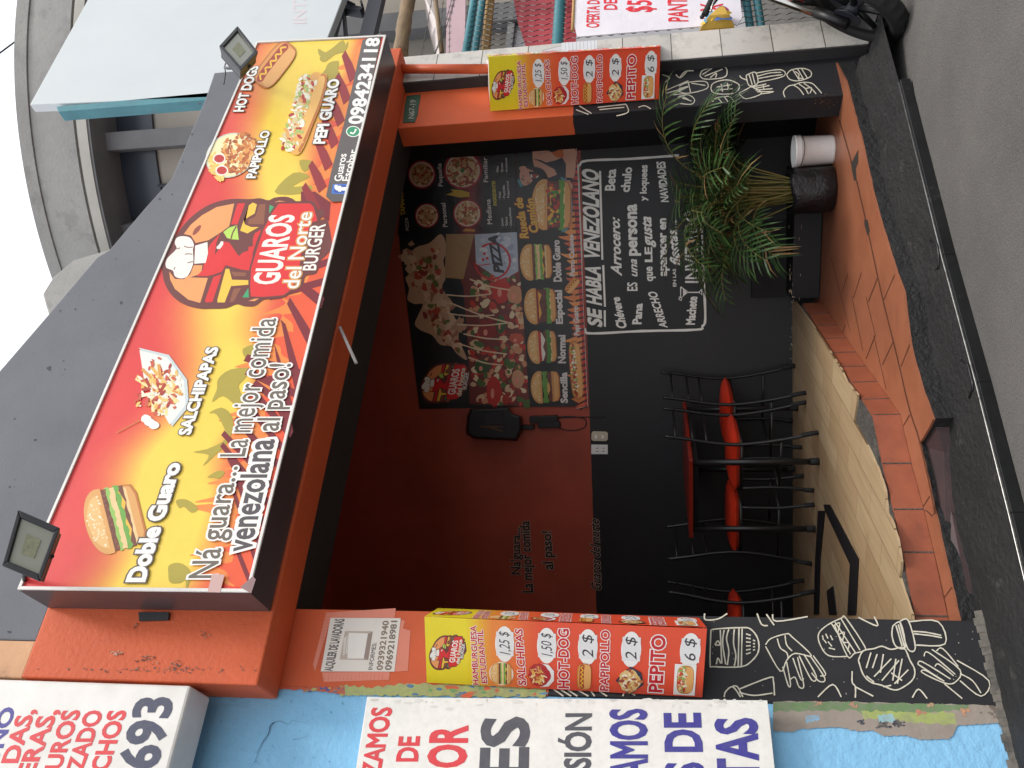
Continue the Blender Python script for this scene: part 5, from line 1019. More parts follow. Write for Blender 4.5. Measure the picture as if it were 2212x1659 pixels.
MB().prism([wallpt(z11(*p), .001) for p in ((1590, 1115), (1672, 1117), (1685, 1128), (1684, 1168), (1672, 1177), (1590, 1176), (1578, 1165), (1580, 1126))], -NW * .011).build('plate', MAT['ivory_plastic'], sw, .003)
for x in (1608, 1650): MB().prism([wallpt(z11(x - 6, 1140), .0125), wallpt(z11(x + 8, 1140), .0125), wallpt(z11(x + 8, 1163), .0125), wallpt(z11(x - 6, 1163), .0125)], -NW * .006).build('rocker', MAT['white_plastic'], sw, .001)
ol_ = thing('power_outlet', 'white square power outlet plate below the switch on the black wall', 'outlet', wallpt((1295, 970), 0))
MB().prism([wallpt(z11(*p), .001) for p in ((1578, 1200), (1684, 1201), (1684, 1262), (1577, 1261))], -NW * .009).build('plate', MAT['white_plastic'], ol_, .003)
for x, y in ((1610, 1222), (1610, 1242), (1650, 1222), (1650, 1242)): MB().prism([wallpt(z11(x, y), .0105), wallpt(z11(x + 12, y), .0105), wallpt(z11(x + 12, y + 4), .0105), wallpt(z11(x, y + 4), .0105)], -NW * .001).build('socket_slot', MAT['plastic_black'], ol_)

# ------------------------------------------------------------------ table and chairs
def put(root, loc, yaw): root.location = loc; root.rotation_euler = (0, 0, yaw); root.scale = (1.06, 1.06, 1.19)
def copy_tree(o, parent=None):
    c = o.copy(); COL.objects.link(c)
    if parent: c.parent = parent
    for ch in [x for x in bpy.data.objects if x.parent == o]: copy_tree(ch, c)
    return c
ch = thing('dining_chair', '', 'chair', (0, 0, 0), 'black tube chairs with red seats')
for s in (-1, 1):
    rp = spline([(s * .225, -.255, 0), (s * .222, -.212, .16), (s * .218, -.18, .33), (s * .216, -.17, .46), (s * .214, -.185, .6), (s * .212, -.215, .74), (s * .21, -.235, .86)], 4)
    lg = MB().tube(rp, .0115, 10).build('leg', MAT['chair_metal'], ch); MB().tube([rp[0] + Vector((0, 0, .001)), rp[2] * 1.0 + Vector((0, 0, .02))], .0155, 10).build('foot_cap', MAT['rubber'], lg)
    fp = spline([(s * .2, .19, 0), (s * .2, .165, .2), (s * .2, .17, .42)], 4)
    lg = MB().tube(fp, .0115, 10).build('leg', MAT['chair_metal'], ch); MB().tube([fp[0] + Vector((0, 0, .001)), fp[1] + Vector((0, 0, .02))], .0155, 10).build('foot_cap', MAT['rubber'], lg)
rg_ = MB()
for z, y in ((.62, -.19), (.7, -.206), (.8, -.226)): rg_.tube([(-.214, y, z), (.214, y, z)], .0065, 8)
rg_.build('back_rungs', MAT['chair_metal'], ch)
MB().tube([(-.205, .17, .42), (.205, .17, .42), (.216, -.16, .42), (-.216, -.16, .42), (-.205, .17, .42)], .009, 8).build('seat_frame', MAT['chair_metal'], ch)
sx_ = MB().tube([(-.2, .168, .2), (.2, .168, .2)], .007, 8).tube([(-.2, .168, .2), (-.221, -.185, .2)], .007, 8).tube([(.2, .168, .2), (.221, -.185, .2)], .007, 8); sx_.build('stretcher', MAT['chair_metal'], ch)
se = MB(); nx = 14; vs = []
for zz_, sgn in ((1, 1), (0, -1)):
    for j in range(nx + 1):
        for i in range(nx + 1):
            u, v = i / nx * 2 - 1, j / nx * 2 - 1; e_ = max(0, 1 - abs(u) ** 5) * max(0, 1 - abs(v) ** 5)
            x, y = u * .212 * (1 - .05 * v * v), v * .21 * (1 - .05 * u * u)
            vs.append((x, y, .448 + (sgn * .034 * e_ ** .5 + (.012 * (1 - u * u) * (1 - v * v) if sgn > 0 else 0))))
W_ = nx + 1; fs = []
for h__ in (0, 1):
    o_ = h__ * W_ * W_
    fs += [(o_ + j * W_ + i, o_ + j * W_ + i + 1, o_ + (j + 1) * W_ + i + 1, o_ + (j + 1) * W_ + i) for j in range(nx) for i in range(nx)]
se.add(vs, fs, True); se.build('seat', MAT['seat_red'], ch)
def yaw_of(f): return math.atan2(f[1], f[0]) - math.pi / 2
chairs = [(((3.907 + 3.511) / 2, (5.721 + 5.478) / 2), (-.51, .86), .22, 'red seated chair nearest the mural, its ladder back towards the street'),
          (((3.445 + 3.048) / 2, (5.537 + 5.251) / 2), (-.53, .85), .22, 'red seated chair beside the near table leg, back towards the street'),
          ((2.7, 6.16), (.56, -.83), .22, 'red seated chair on the far side of the table, turned to the street'),
          ((2.34, 6.28), (-.86, .5), .22, 'red seated chair left of the table, half hidden by the near pillar'),
          ((3.3, 6.5), (.52, -.85), .22, 'dark chair against the black wall behind the table')]
for i, (p, f, bk, lab) in enumerate(chairs[:4]):
    c = ch if i == 0 else copy_tree(ch)
    f = Vector((f[0], f[1], 0)).normalized(); put(c, Vector((p[0], p[1], ZB)) + f * bk, yaw_of(f)); c['label'] = lab
tb = thing('dining_table', 'small table with red top and thick black legs among the chairs', 'table', (0, 0, 0))
A0, B0 = Vector((2.909, 5.337, ZB)), Vector((2.617, 5.782, ZB)); lv = Vector((.84, .54, 0)) * .86; sv = (B0 - A0)
for p in (A0, B0, A0 + lv, B0 + lv):
    lg = MB().tube([p, p + Vector((0, 0, .835))], .021, 14).build('leg', MAT['chair_metal'], tb); MB().tube([p + Vector((0, 0, .001)), p + Vector((0, 0, .06))], .025, 14).build('foot_cap', MAT['rubber'], lg)
un_, vn_ = lv.normalized() * .05, sv.normalized() * .05
MB().prism([A0 - un_ - vn_, A0 + lv + un_ - vn_, B0 + lv + un_ + vn_, B0 - un_ + vn_], (0, 0, .03)).build('table_top', MAT['table_red'], tb, .008, Matrix.Translation((0, 0, .838)))
MB().prism([A0, A0 + lv, B0 + lv, B0], (0, 0, .035)).build('apron', MAT['chair_metal'], tb, 0, Matrix.Translation((0, 0, .80)))

# ------------------------------------------------------------------ palm in its bag, bucket
pc = onz((1812, 394), ZT); pc = Vector((pc.x, pc.y, ZT)) + Vector((.09, .14, 0))
palm = thing('potted_palm', 'bushy green palm growing from a black plastic bag on the orange tiles', 'plant', pc)
rg = random.Random(17); b = MB(); n = 40; prof = [(.0, .001), (.13, .0), (.152, .02), (.157, .1), (.153, .2), (.16, .27), (.15, .3), (.138, .285), (.132, .25)]
vs = []
for i, (r_, z) in enumerate(prof):
    for k in range(n):
        an = 2 * math.pi * k / n; rr = r_ * (1 + .035 * math.sin(5 * an + i * .8) + .02 * math.sin(11 * an + i)) + (rg.uniform(-.003, .003) if i else 0)
        vs.append((pc.x + rr * math.cos(an), pc.y + rr * math.sin(an), pc.z + z + (.012 * math.sin(3 * an + 1) if 4 < i < 8 else 0)))
b.add(vs, [(i * n + k, i * n + (k + 1) % n, (i + 1) * n + (k + 1) % n, (i + 1) * n + k) for i in range(len(prof) - 1) for k in range(n)], True)
b.build('bag_pot', MAT['bag'], palm)
MB().lathe([(.0, .255), (.14, .25)], 24, pc).build('soil', MAT['soil'], palm)
stems, leaves, dry = MB(), MB(), MB()
for k in range(62):
    az = rg.uniform(0, 2 * math.pi); tall = rg.uniform(.22, .62); out = rg.uniform(.01, .13)
    base = pc + Vector((rg.uniform(-.07, .07), rg.uniform(-.07, .07), .25)); d = Vector((math.cos(az), math.sin(az), 0))
    top = base + d * out + Vector((0, 0, tall)); L = rg.uniform(.42, .88); pts = [base, base.lerp(top, .5), top]
    droop = rg.uniform(.15, 1.0); p = top.copy(); dirv = (Vector((0, 0, 1)) + d * rg.uniform(.3, .9)).normalized()
    for i in range(12):
        dirv = (dirv + d * .07 * (1 + droop) + Vector((0, 0, -.06 - .22 * droop * (i / 12)))).normalized(); p = p + dirv * L / 12; pts.append(p.copy())
    sp = spline(pts, 2); stems.tube(sp, [.006 * (1 - .8 * i / len(sp)) for i in range(len(sp))], 5, False)
    arc = pts[3:]; m_ = rg.choice([12, 14, 16]); roll = rg.uniform(-.5, .5); vee = rg.uniform(.05, .4); sag = rg.uniform(.1, .45); big = rg.uniform(.8, 1.15)
    for i in range(m_):
        t = (i + .5) / m_ * (len(arc) - 1); j = min(int(t), len(arc) - 2); q = arc[j].lerp(arc[j + 1], t - j); ax = (arc[j + 1] - arc[j]).normalized()
        sd = ax.cross(Vector((0, 0, 1))); sd = sd.normalized() if sd.length > .05 else Vector((d.y, -d.x, 0)); upv = sd.cross(ax); sd, upv = sd * math.cos(roll) + upv * math.sin(roll), upv * math.cos(roll) - sd * math.sin(roll)
        ll = (.1 + .17 * math.sin(math.pi * (i + 1.5) / (m_ + 2))) * big
        for s in (-1, 1):
            if rg.random() < .06: continue
            f_ = .35 + .75 * i / m_
            dv = (sd * s * .85 + ax * (f_ + rg.uniform(-.08, .08)) + upv * (vee + rg.uniform(-.07, .07))).normalized(); wv = (ax - dv * ax.dot(dv)).normalized() * .0075; l_ = ll * rg.uniform(.88, 1.1)
            tgt = dry if rg.random() < .05 else leaves; g = l_ * sag
            a0, a1, a2, a3 = q, q + dv * l_ * .35 - Vector((0, 0, g * .08)), q + dv * l_ * .72 - Vector((0, 0, g * .45)), q + dv * l_ - Vector((0, 0, g * 1.05))
            tgt.add([a0 - wv * .4, a0 + wv * .4, a1 + wv, a1 - wv, a2 + wv * .75, a2 - wv * .75, a3], [(0, 1, 2, 3), (3, 2, 4, 5), (5, 4, 6)])
stems.build('stems', MAT['stem'], palm); leaves.build('fronds', MAT['leaf'], palm, fix=False); dry.build('dry_fronds', paint('dry_palm_leaf', (150, 122, 78), (126, 98, 58), 9, .7, 30, 0), palm, fix=False)
kc = onz((1806, 316), ZT); kc = Vector((kc.x, kc.y, ZT)) + Vector((.06, .08, 0))
bk_ = thing('plastic_bucket', 'white open plastic bucket standing beside the potted palm', 'bucket', kc)
MB().lathe([(.0, .002), (.094, .0), (.097, .01), (.103, .215), (.108, .217), (.11, .222), (.11, .245), (.1125, .248), (.1125, .258), (.109, .262), (.104, .26), (.101, .2), (.094, .01), (.0, .008)], 48, kc).build('pail', MAT['white_plastic'], bk_)
hd = MB(); hp = [kc + Vector((.113 * math.cos(t) * 1.02, .113 * math.sin(t) * 1.02, .23 - .075 * math.sin((t - 2.6) / 3.1416 * math.pi) ** 2 if False else .235 - .03 * abs(math.sin(t - 2.6)))) for t in [2.6 + 3.1416 * i / 16 for i in range(17)]]
hd.tube(hp, .0022, 6); hd.build('handle', MAT['wire'], bk_)

# ------------------------------------------------------------------ marble-tiled pillar, fence, yard
YT = 3.72
tpl = thing('tiled_pillar', 'tall wall end clad in pale marble tiles right of the snack bar', 'pillar', (5.3, YT, 0))
MB().box(5.15, 5.446, YT, 4.02, -.12, 3.5).build('pillar_core', MAT['tile_marble'], tpl, .003)
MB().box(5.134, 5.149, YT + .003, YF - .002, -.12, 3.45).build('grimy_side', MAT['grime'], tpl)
a = Art(fF(YT), FRONT, .001)
for l in ([(1260, 330), (1400, 285), (1405, 325), (1300, 330)],): a.poly((206, 204, 206), [z01(*p) for p in l])
a.line((110, 108, 104), [z01(1265, 325), z01(1400, 290)], .7, 0); a.line((110, 108, 104), [z01(1290, 330), z01(1400, 320)], .6, 0)
a.poly((214, 216, 220), [zOF(*p) for p in ((-30, 432), (325, 405), (328, 505), (-30, 530))])
for i in range(9): a.line((176, 180, 186), [zOF(5 + i * 37, 430 - i * 3), zOF(8 + i * 37, 520 - i * 3)], 1.2, 0)
a.build('pasted_paper', INK, tpl)
YFE = 3.93
fen = thing('chain_link_fence', 'chain-link fence on blue-green pipes behind the marble pillar', 'fence', (5.8, YFE, 0))
def hp_(z0, z1, r, nm='pipe_rail', m='teal', y=YFE, x0=5.3, x1=9.5):
    return MB().tube([(x0, y, z0), (x1, y, z1)], r, 12).build(nm, MAT[m], fen)
zr = [ony(zFE(*p), YFE).z for p in ((1575, 260), (1660, 260))]
hp_(zr[0], zr[0], .032); hp_(zr[1], zr[1], .03)
zr2 = [ony(zOF(*p), YFE).z for p in ((1845, 120), (1955, 120))]
hp_(zr2[0], zr2[0], .03); hp_(zr2[1], zr2[1], .03)
px_ = ony(zFE(1640, -40), YFE).x
MB().tube([(px_ + .12, YFE + .03, -.1), (px_ + .12, YFE + .03, 2.75)], .035, 12).build('fence_post', MAT['teal'], fen)
zp = ony(z01(1370, 150), YFE).z; hp_(zp, zp, .045)
lk = MB(); pit = .068; x0, x1, z0, z1 = 5.4, 7.4, -.03, zr[0] - .01
nn = int((x1 - x0) / pit)
for i in range(nn):
    x = x0 + i * pit; pts = []; kz = int((z1 - z0) / (pit * .62))
    for j in range(kz + 1): pts.append((x + (pit * .52 if j % 2 else -.02 * pit), YFE - .03 + (.006 if j % 2 else -.006), z0 + (z1 - z0) * j / kz))
    lk.tube(pts, .0028, 4, False, False)
lk.build('wire_mesh', MAT['wire'], fen)
bw = MB()
for l in ([(1085, 555), (1190, 0)], [(1220, 545), (1320, 330), (1400, 50), (1415, -40)], [(1225, 520), (1300, 330), (1390, 0)], [(1280, 260), (1310, -40)], [(1365, 535), (1372, 200), (1420, 0)], [(1500, 520), (1530, 330), (1560, 0)]):
    q = [ony(zFE(*p), YFE + .1) for p in l]; q = [q[0] + (q[0] - q[1]) * .1] + q + [q[-1] + (q[-1] - q[-2]) * 1.0]
    bw.tube(q, .0028, 5)
    for u, v in zip(q, q[1:]):
        k = max(1, int((v - u).length / .09))
        for i in range(k):
            c = u.lerp(v, i / k); bw.tube([c + Vector((.012, 0, .016)), c - Vector((.012, 0, .016))], .0016, 4); bw.tube([c + Vector((-.012, .004, .014)), c - Vector((-.012, .004, .014))], .0016, 4)
bw.build('barbed_wire', MAT['wire'], fen)
bp = thing('bamboo_pole', 'thick brown bamboo pole resting above the marble pillar', 'pole', ony((870, 60), 4.2))
q0, q1 = ony(zFE(870, 560), 4.25), ony(zFE(985, -60), 4.25); q1 = q0 + (q1 - q0) * 2.6; pts = []; rs = []
for i in range(41):
    t = i / 40; pts.append(q0.lerp(q1, t) + Vector((0, 0, .02 * math.sin(t * 5)))); rs.append(.062 + (.007 if i % 6 == 0 else 0) + .004 * math.sin(i))
MB().tube(pts, rs, 14).build('culm', MAT['bamboo'], bp)
sp_ = MB(); sp_.tube([ony(zFE(1290, 540), 4.1), ony(zFE(1255, 230), 4.1), ony(zFE(1210, -120), 4.1)], .02, 8); tag(sp_.build('thin_pole', MAT['bamboo']), 'thin crooked brown stick beside the white cloth', 'stick')
wp = MB(); wz = ony(zFE(1780, 250), 4.05).z; wp.tube([(5.6, 4.05, wz), (9, 4.05, wz + .1)], [.034, .04], 10); tag(wp.build('wooden_pole', MAT['wood']), 'pale wooden pole behind the chain-link just under the pipe rails', 'pole')
cl = MB(); cq = [(1105, -60), (1225, -60), (1250, 250), (1290, 530), (1225, 540), (1175, 370), (1150, 260), (1125, 100)]
cp = [ony(zFE(*p), 4.2) for p in cq]; cl.prism([p + Vector((0, .03 * math.sin(i * 2), 0)) for i, p in enumerate(cp)], (0, .012, 0)); tag(cl.build('white_cloth', MAT['cloth_white']), 'white cloth hanging behind the barbed wire', 'cloth')
rs_ = MB(); rq = [zFE(1985, -150), zFE(2050, 200), zFE(2140, 470), zFE(2212, 600), z01(1480, 400), z01(1480, -150)]
rs_.prism([ony(d, YFE + .2) for d in rq], (0, .02, 0)); tag(rs_.build('red_sheet', MAT['red_sheet']), 'dusty red sheet standing behind the chain-link fence', 'sheet')
yw = thing('yard_wall', 'pale grey yard wall far behind the chain-link fence', 'wall', (8, 7.6, 0))
MB().box(5.6, 22, 7.6, 7.8, -.1, 3.3).build('wall_face', MAT['yard_wall'], yw)
MB().box(5.6, 22, 7.5, 7.85, 3.3, 3.4).build('coping', MAT['concrete_dark'], yw)
pk = MB(); pq = [ony(zFE(*p), 5.5) for p in ((1340, -80), (1530, -80), (1520, 600), (1330, 600))]; pk.prism(pq, (0, .03, 0)); tag(pk.build('pink_sheet', paint('pink_sheet', (206, 178, 184), (196, 166, 174), 2, .8, 10, .2)), 'faded pink sheet standing behind the barbed wire', 'sheet')
# price banner on the fence
bn = thing('price_banner', 'white hanging cloth banner with red hand-painted prices on the fence', 'banner', ony((1400, 30), 3.84))
A = Art(fF(3.84), FRONT, .002)
bq = [zOF(*p) for p in ((95, -400), (100, 0), (95, 260), (130, 370), (900, 305), (1330, 268), (1480, 250), (1600, 210), (1740, 252), (1785, 180), (1770, 0), (1760, -400))]
MB().prism([ony(d, 3.84) for d in bq], (0, .008, 0)).build('cloth', paint('banner_cloth', (236, 232, 238), (222, 218, 228), 2, .8, 8, .35, bd=.02), bn)
def BT(t, l, r_, **k):
    p = [zOF(l[0], l[2]), zOF(l[1], l[2]), zOF(r_[0], r_[2]), zOF(r_[1], r_[2])]; A.text(t, (226, 52, 66), (p[0][0], p[1][0], p[0][1]), (p[2][0], p[3][0], p[2][1]), bold=.02, **k)
BT('OFERTA DE', (345, 218, 278), (350, 232, -28)); BT('DES', (525, 398, 98), (525, 395, -40)); BT('$5', (880, 620, 120), (865, 640, 5)); BT('PANT', (1240, 1048, 216), (1225, 1040, -16)); BT('2 X', (1520, 1370, 192), (1590, 1370, 40))
A.build('painted_lettering', INK_PAINT, bn)
ba = MB(); ba.tube([ony(zOF(78, 310), 3.84), ony(zOF(95, -60), 3.84)], .012, 8); ba.build('batten', MAT['wood'], bn)
um = thing('striped_cloth', 'bundled rainbow striped cloth on the ground under the banner', 'cloth', ony(zOF(1500, 250), 3.80))
bs = [zOF(*p) for p in ((1350, 300), (1390, 270), (1480, 190), (1560, 140), (1600, 133), (1640, 160), (1670, 210), (1690, 260), (1720, 275), (1600, 290))]
pb = [ony(d, 3.81) for d in bs]; cc = sum(pb, Vector()) / len(pb)
bm_ = MB(); bm_.hexa(pb, [cc + (p - cc) * .55 + Vector((0, -.09, 0)) for p in pb]); bm_.hexa([p + Vector((0, .1, 0)) for p in pb], [p + Vector((0, .001, 0)) for p in pb]); bm_.build('bundle', paint('yellow_cloth', (214, 180, 84), (196, 156, 64), 5, .9, 20, .3), um, .02)
ua = Art(fF(3.81), FRONT, .004)
for col, l in (((70, 160, 214), [(1400, 265), (1500, 200), (1520, 215), (1420, 290)]), ((226, 190, 70), [(1470, 290), (1500, 240), (1650, 185), (1670, 230), (1540, 250)]), ((80, 120, 190), [(1500, 290), (1560, 255), (1668, 248), (1668, 275)]), ((226, 200, 90), [(1360, 300), (1395, 275), (1415, 290), (1400, 300)]), ((176, 74, 130), [(1500, 205), (1560, 150), (1605, 138), (1655, 180), (1540, 225)])):
    q = [zOF(*p) for p in l]; cen = zOF(1560, 230); ua.fn = lambda x, y: (lambda P: P + Vector((0, -.035 - .05 * max(0, 1 - abs(y - cen[1]) / 45 - abs(x - cen[0]) / 60), 0)))(ony((x, y), 3.81)); ua.poly(col, q, 2)
ua.build('stripes', INK_PAINT, um)

# ------------------------------------------------------------------ big white billboard
YBB = 5.0
bb = thing('billboard', 'huge blank white billboard on a dark truss above the far end of the sign', 'billboard', ony((350, 100), YBB))
q = [ony(d, YBB) for d in (z00(190, 672), (189, -0), (100, -160))]
def bbp(f, x, y, yy=YBB): return ony(f(x, y), yy)
tlp, blp, brp, trp = bbp(z00, 190, 670), bbp(z00, 2090, 590), ony((739, 0), YBB), ony((189, 0), YBB)
e = (trp - tlp); tr2 = tlp + e * 2.5; br2 = blp.copy(); s_ = (ony((739, 0), YBB) - ony((707, 84), YBB)).normalized()
lowl = ony((707, 84), YBB); lowl = lowl - s_ * ((lowl.x - blp.x) / s_.x); lowr = ony((739, 0), YBB) + s_ * 3
MB().prism([tlp, tr2, Vector((tr2.x, YBB, lowr.z)), lowr, lowl], (0, .1, 0)).build('panel', MAT['white_panel'], bb, .01)
MB().prism([bbp(z00, 360, 682), bbp(z00, 1340, 592), bbp(z00, 1330, 640), bbp(z00, 372, 716)], (0, .12, 0)).build('teal_post', MAT['teal'], bb, .006)
pa = Art(fF(YBB), FRONT, .002)
p = [z00(1960, 60), z00(1880, 60), z00(1960, -120), z00(1880, -120)]; pa.text('INTA', (214, 206, 210), (p[0][0], p[1][0], z00(0, 150)[1]), (p[2][0], p[3][0], z00(0, -60)[1]), bold=.02); pa.build('faded_lettering', INK, bb)
tr = MB()
for l, wd in (([(630, -60), (480, 560)], .16), ([(265, -30), (140, 420)], .08), ([(285, 0), (315, 390)], .025), ([(290, 55), (480, 85)], .07), ([(330, 0), (410, 40)], .02), ([(475, 0), (480, 40)], .02)):
    u, v = (ony(zFE(*p), YBB + .2) for p in l); dd = (v - u).normalized(); nrm = Vector((dd.z, 0, -dd.x)) * wd / 2; u = u - dd * 1.2 if wd > .06 else u; v = v
    tr.prism([u + nrm, v + nrm, v - nrm, u - nrm], (0, .1, 0))
tr.build('truss', MAT['dark_steel'], bb)

# ------------------------------------------------------------------ rounded concrete building behind
K = 1.3; CXB, CYB, R0 = 11.524 * K, 10.032 * K, 5.339 * K
cbd = thing('concrete_building', 'grey concrete building with rounded overhanging roof edge behind the billboard', 'building', (CXB, CYB, 0))
def ring(name, prof, mat, a0=-255, a1=-60, n=120):
    b = MB(); vs = []
    for i in range(n + 1):
        an = R(a0 + (a1 - a0) * i / n)
        for r_, z in prof: vs.append((CXB + r_ * math.cos(an), CYB + r_ * math.sin(an), z))
    m = len(prof); b.add(vs, [(i * m + k, (i + 1) * m + k, (i + 1) * m + (k + 1) % m, i * m + (k + 1) % m) for i in range(n) for k in range(m)], False)
    return b.build(name, mat, cbd)
ring('roof_rim', [(R0 + .03, 11.06), (R0 + .05, 11.26), (R0 - .5, 11.28), (R0 - .5, 11.06)], MAT['concrete'])
ring('fascia', [(R0, 10.32), (R0, 11.055), (R0 - .3, 11.055), (R0 - .3, 10.32)], MAT['concrete'])
ring('ledge', [(R0, 10.10), (R0, 10.27), (R0 - .05, 10.27), (R0 - .05, 10.318), (R0 - .3, 10.318), (R0 - .3, 10.10)], MAT['concrete_light'])
ring('soffit', [(R0 - .02, 10.06), (R0 - .02, 10.098), (R0 - 1.0, 10.098), (R0 - 1.0, 10.06)], MAT['concrete_dark'])
RW = 6.2
ring('wall', [(RW - .06, 0), (RW - .06, 10.06), (RW - .3, 10.06), (RW - .3, 0)], MAT['blind'])
ring('window_band', [(RW, 9.42), (RW, 10.055), (RW - .05, 10.055), (RW - .05, 9.42)], MAT['window_dark'])
for an in range(-250, -60, 13):
    m = Matrix.Translation((CXB, CYB, 0)) @ Matrix.Rotation(R(an), 4, 'Z')
    MB().box(RW - .02, RW + .34, -.14, .14, 0, 10.058).build('column', MAT['concrete_dark'], cbd, 0, m)
    MB().box(RW - .055, RW + .05, .68, .72, 7, 9.42).build('mullion', MAT['dark_steel'], cbd, 0, m)
MB().prism([ony(d, 9.0) for d in ((114, 598), (91, 635), (107, 690), (300, 690), (300, 520), (160, 560))], (0, .8, 0)).build('roof_corner', MAT['concrete'], cbd, .03)
MB().lathe([(0, 11.2), (R0 - .4, 11.22)], 60, (CXB, CYB, 0)).build('roof', MAT['concrete'], cbd)
wi = MB(); u, v = ony(zm(0, 0, 700)(700, -10), 5.5), ony(zm(0, 0, 700)(60, 510), 5.5); wi.tube([u + (u - v) * 3, u, v, v + (v - u) * .05], .012, 6)
wi = MB(); g_ = zm(0, 0, 700); u, v = ony(g_(700, 0), 7), ony(g_(300, 310), 7); wi.tube([u + (u - v) * 1.5, u, v, v + (v - u) * 4 + Vector((0, 0, .15))], .014, 6)
tag(wi.build('overhead_cable', MAT['dark_steel']), 'black overhead cable crossing the sky in front of the concrete building', 'cable')

# ------------------------------------------------------------------ motorcycle parked at the right
mo = thing('motorcycle', 'red motorcycle parked on the road in front of the fence, front wheel turned to us', 'motorcycle')
wc = O + ray((1845, 14)) * (5.05 / ray((1845, 14)).dot(fwd_w)); gz = -.085
sc_ = (wc.z - gz) / math.cos(.55) / .30
XFA = Matrix.Translation((wc.x, wc.y, wc.z)) @ Matrix.Rotation(R(230), 4, 'Z') @ Matrix.Rotation(-.55, 4, 'X') @ Matrix.Scale(sc_, 4) @ Matrix.Translation((0, 0, -.30))
_head = XFA @ Vector((-.25, 0, .88))
XFB = Matrix.Translation(_head) @ Matrix.Rotation(R(197), 4, 'Z') @ Matrix.Rotation(-.3, 4, 'X') @ Matrix.Scale(sc_, 4) @ Matrix.Translation((.25, 0, -.88))
XF = XFA
def mp(name, b, m, parent=mo, bev=0): return b.build(name, MAT[m], parent, bev, XF)
def wheel(cx):
    t = MB(); n, mm = 56, 12; vs = []
    for i in range(n):
        a = 2 * math.pi * i / n
        for k in range(mm):
            p_ = 2 * math.pi * k / mm; kn = .006 if (i % 2 and abs(math.sin(p_)) < .75 and math.cos(p_) > 0) else 0
            rr = .252 + .048 * math.cos(p_) + kn; vs.append((cx + rr * math.cos(a), .052 * math.sin(p_), .30 + rr * math.sin(a)))
    t.add(vs, [(i * mm + k, ((i + 1) % n) * mm + k, ((i + 1) % n) * mm + (k + 1) % mm, i * mm + (k + 1) % mm) for i in range(n) for k in range(mm)], False)
    wh_ = mp('wheel', t, 'rubber')
    r_ = MB(); vs = []
    for i in range(n):
        a = 2 * math.pi * i / n
        for y, rr in ((-.03, .215), (.03, .215), (.02, .19), (-.02, .19)): vs.append((cx + rr * math.cos(a), y, .30 + rr * math.sin(a)))
    r_.add(vs, [(i * 4 + k, ((i + 1) % n) * 4 + k, ((i + 1) % n) * 4 + (k + 1) % 4, i * 4 + (k + 1) % 4) for i in range(n) for k in range(4)]); mp('rim', r_, 'plastic_black', wh_)
    s_ = MB()
    for i in range(5):
        a = 2 * math.pi * i / 5 + .3; s_.tube([(cx + .03 * math.cos(a), 0, .3 + .03 * math.sin(a)), (cx + .2 * math.cos(a), 0, .3 + .2 * math.sin(a))], [.02, .014], 8)
    mp('spoke', s_, 'plastic_black', wh_); h_ = MB(); h_.tube([(cx, -.06, .3), (cx, .06, .3)], .04, 16); mp('hub', h_, 'dark_steel', wh_)
    d_ = MB(); d_.tube([(cx, -.062, .3), (cx, -.066, .3)], .075, 28); mp('brake_disc', d_, 'dark_steel', wh_)
wheel(0)
for s in (-1, 1):
    f = MB(); f.tube([(-.01, s * .085, .28), (-.075, s * .085, .46)], .03, 14); fk = mp('fork_leg', f, 'plastic_black'); f = MB(); f.tube([(-.075, s * .085, .46), (-.27, s * .085, .94)], .025, 14); mp('fork_tube', f, 'chrome', fk)
f = MB(); vs = []
for i in range(13):
    a = R(35 + 100 * i / 12)
    for y, rr in ((-.065, .32), (-.04, .34), (.04, .34), (.065, .32)): vs.append((rr * math.cos(a), y, .3 + rr * math.sin(a)))
f.add(vs, [(i * 4 + k, (i + 1) * 4 + k, (i + 1) * 4 + k + 1, i * 4 + k + 1) for i in range(12) for k in range(3)], True); mp('front_fender', f, 'moto_red')
f = MB(); f.tube(spline([(-.28, -.27, .99), (-.3, -.3, 1.0), (-.26, -.1, .96), (-.26, .1, .96), (-.3, .3, 1.0), (-.28, .27, .99)], 5), .012, 10); mp('handlebar', f, 'dark_steel')
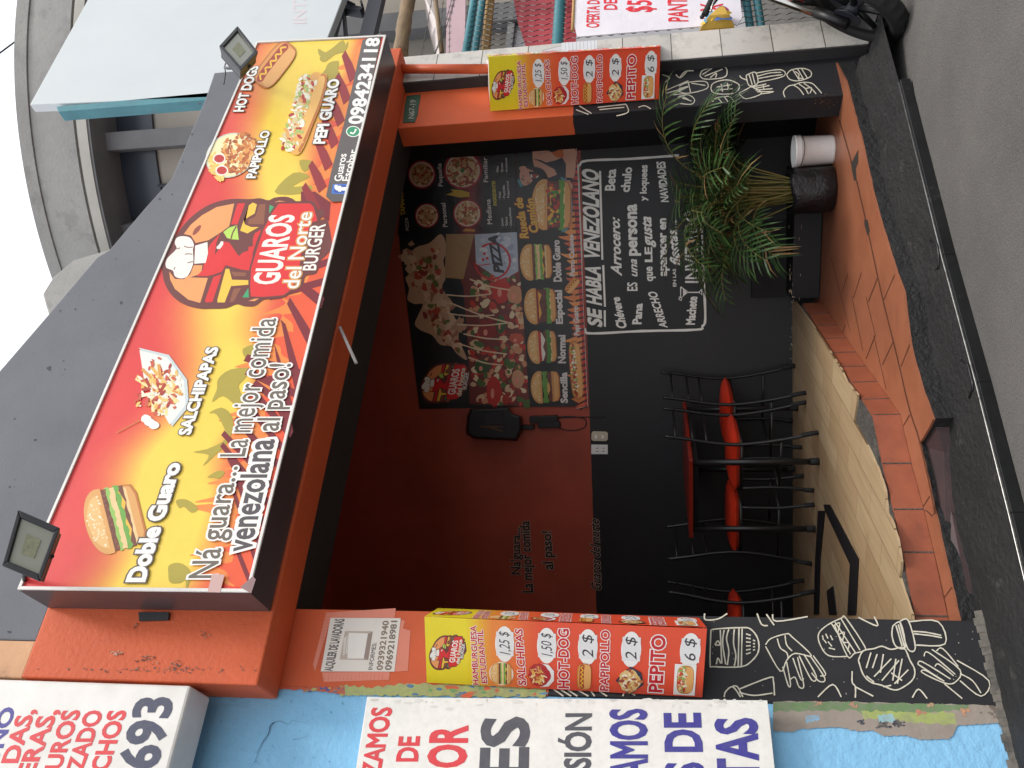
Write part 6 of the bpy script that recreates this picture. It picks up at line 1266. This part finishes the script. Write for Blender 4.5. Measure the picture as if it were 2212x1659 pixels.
for s in (-1, 1):
    f = MB(); f.tube([(-.292, s * .17, 1.0), (-.27, s * .3, .99)], .019, 12); mp('grip', f, 'rubber')
    f = MB(); f.tube(spline([(-.27, s * .17, .985), (-.22, s * .24, .975), (-.22, s * .28, .965)], 4), .006, 8); f.lathe([(0, -.01), (.011, 0), (0, .01)], 10, (-.22, s * .28, .965)); mp('brake_lever', f, 'chrome')
    f = MB(); f.tube(spline([(-.28, s * .17, 1.0), (-.29, s * .2, 1.1), (-.3, s * .22, 1.17)], 4), .007, 8); mr = mp('mirror', f, 'plastic_black'); f = MB(); f.lathe([(0, -.012), (.06, -.006), (.062, .006), (0, .012)], 20); f.v = [(-.3 + z, s * .22 + x, 1.19 + y * .75) for x, y, z in f.v]; mp('mirror_head', f, 'plastic_black', mr)
f = MB(); f.lathe([(0, .1), (.06, .08), (.095, .0), (.09, -.05), (.0, -.06)], 24); f.v = [(-.14 - z + .06, x, .86 + y) for x, y, z in f.v]; mp('headlight', f, 'plastic_black')
XF = XFB; wheel(-1.3)
f = MB(); f.hexa([(-.3, -.1, .7), (-.7, -.09, .68), (-.7, .09, .68), (-.3, .1, .7)], [(-.36, -.12, .93), (-.72, -.08, .84), (-.72, .08, .84), (-.36, .12, .93)]); mp('fuel_tank', f, 'moto_red', mo, .04)
f = MB(); f.hexa([(-.7, -.1, .7), (-1.35, -.09, .76), (-1.35, .09, .76), (-.7, .1, .7)], [(-.7, -.1, .8), (-1.35, -.08, .83), (-1.35, .08, .83), (-.7, .1, .8)]); mp('saddle', f, 'rubber', mo, .03)
f = MB(); f.box(-.75, -.42, -.12, .12, .25, .66); mp('engine', f, 'dark_steel', mo, .03)
f = MB(); f.tube([(-.25, 0, .9), (-.35, 0, .5), (-.45, 0, .28), (-.9, 0, .3), (-1.3, .08, .3)], .025, 10); f.tube([(-.9, 0, .3), (-1.0, 0, .72), (-.3, 0, .85)], .022, 10); mp('bike_frame', f, 'plastic_black')
f = MB(); f.tube([(-.5, .14, .3), (-.9, .16, .28), (-1.45, .18, .42)], [.022, .03, .045], 14); mp('exhaust', f, 'chrome')
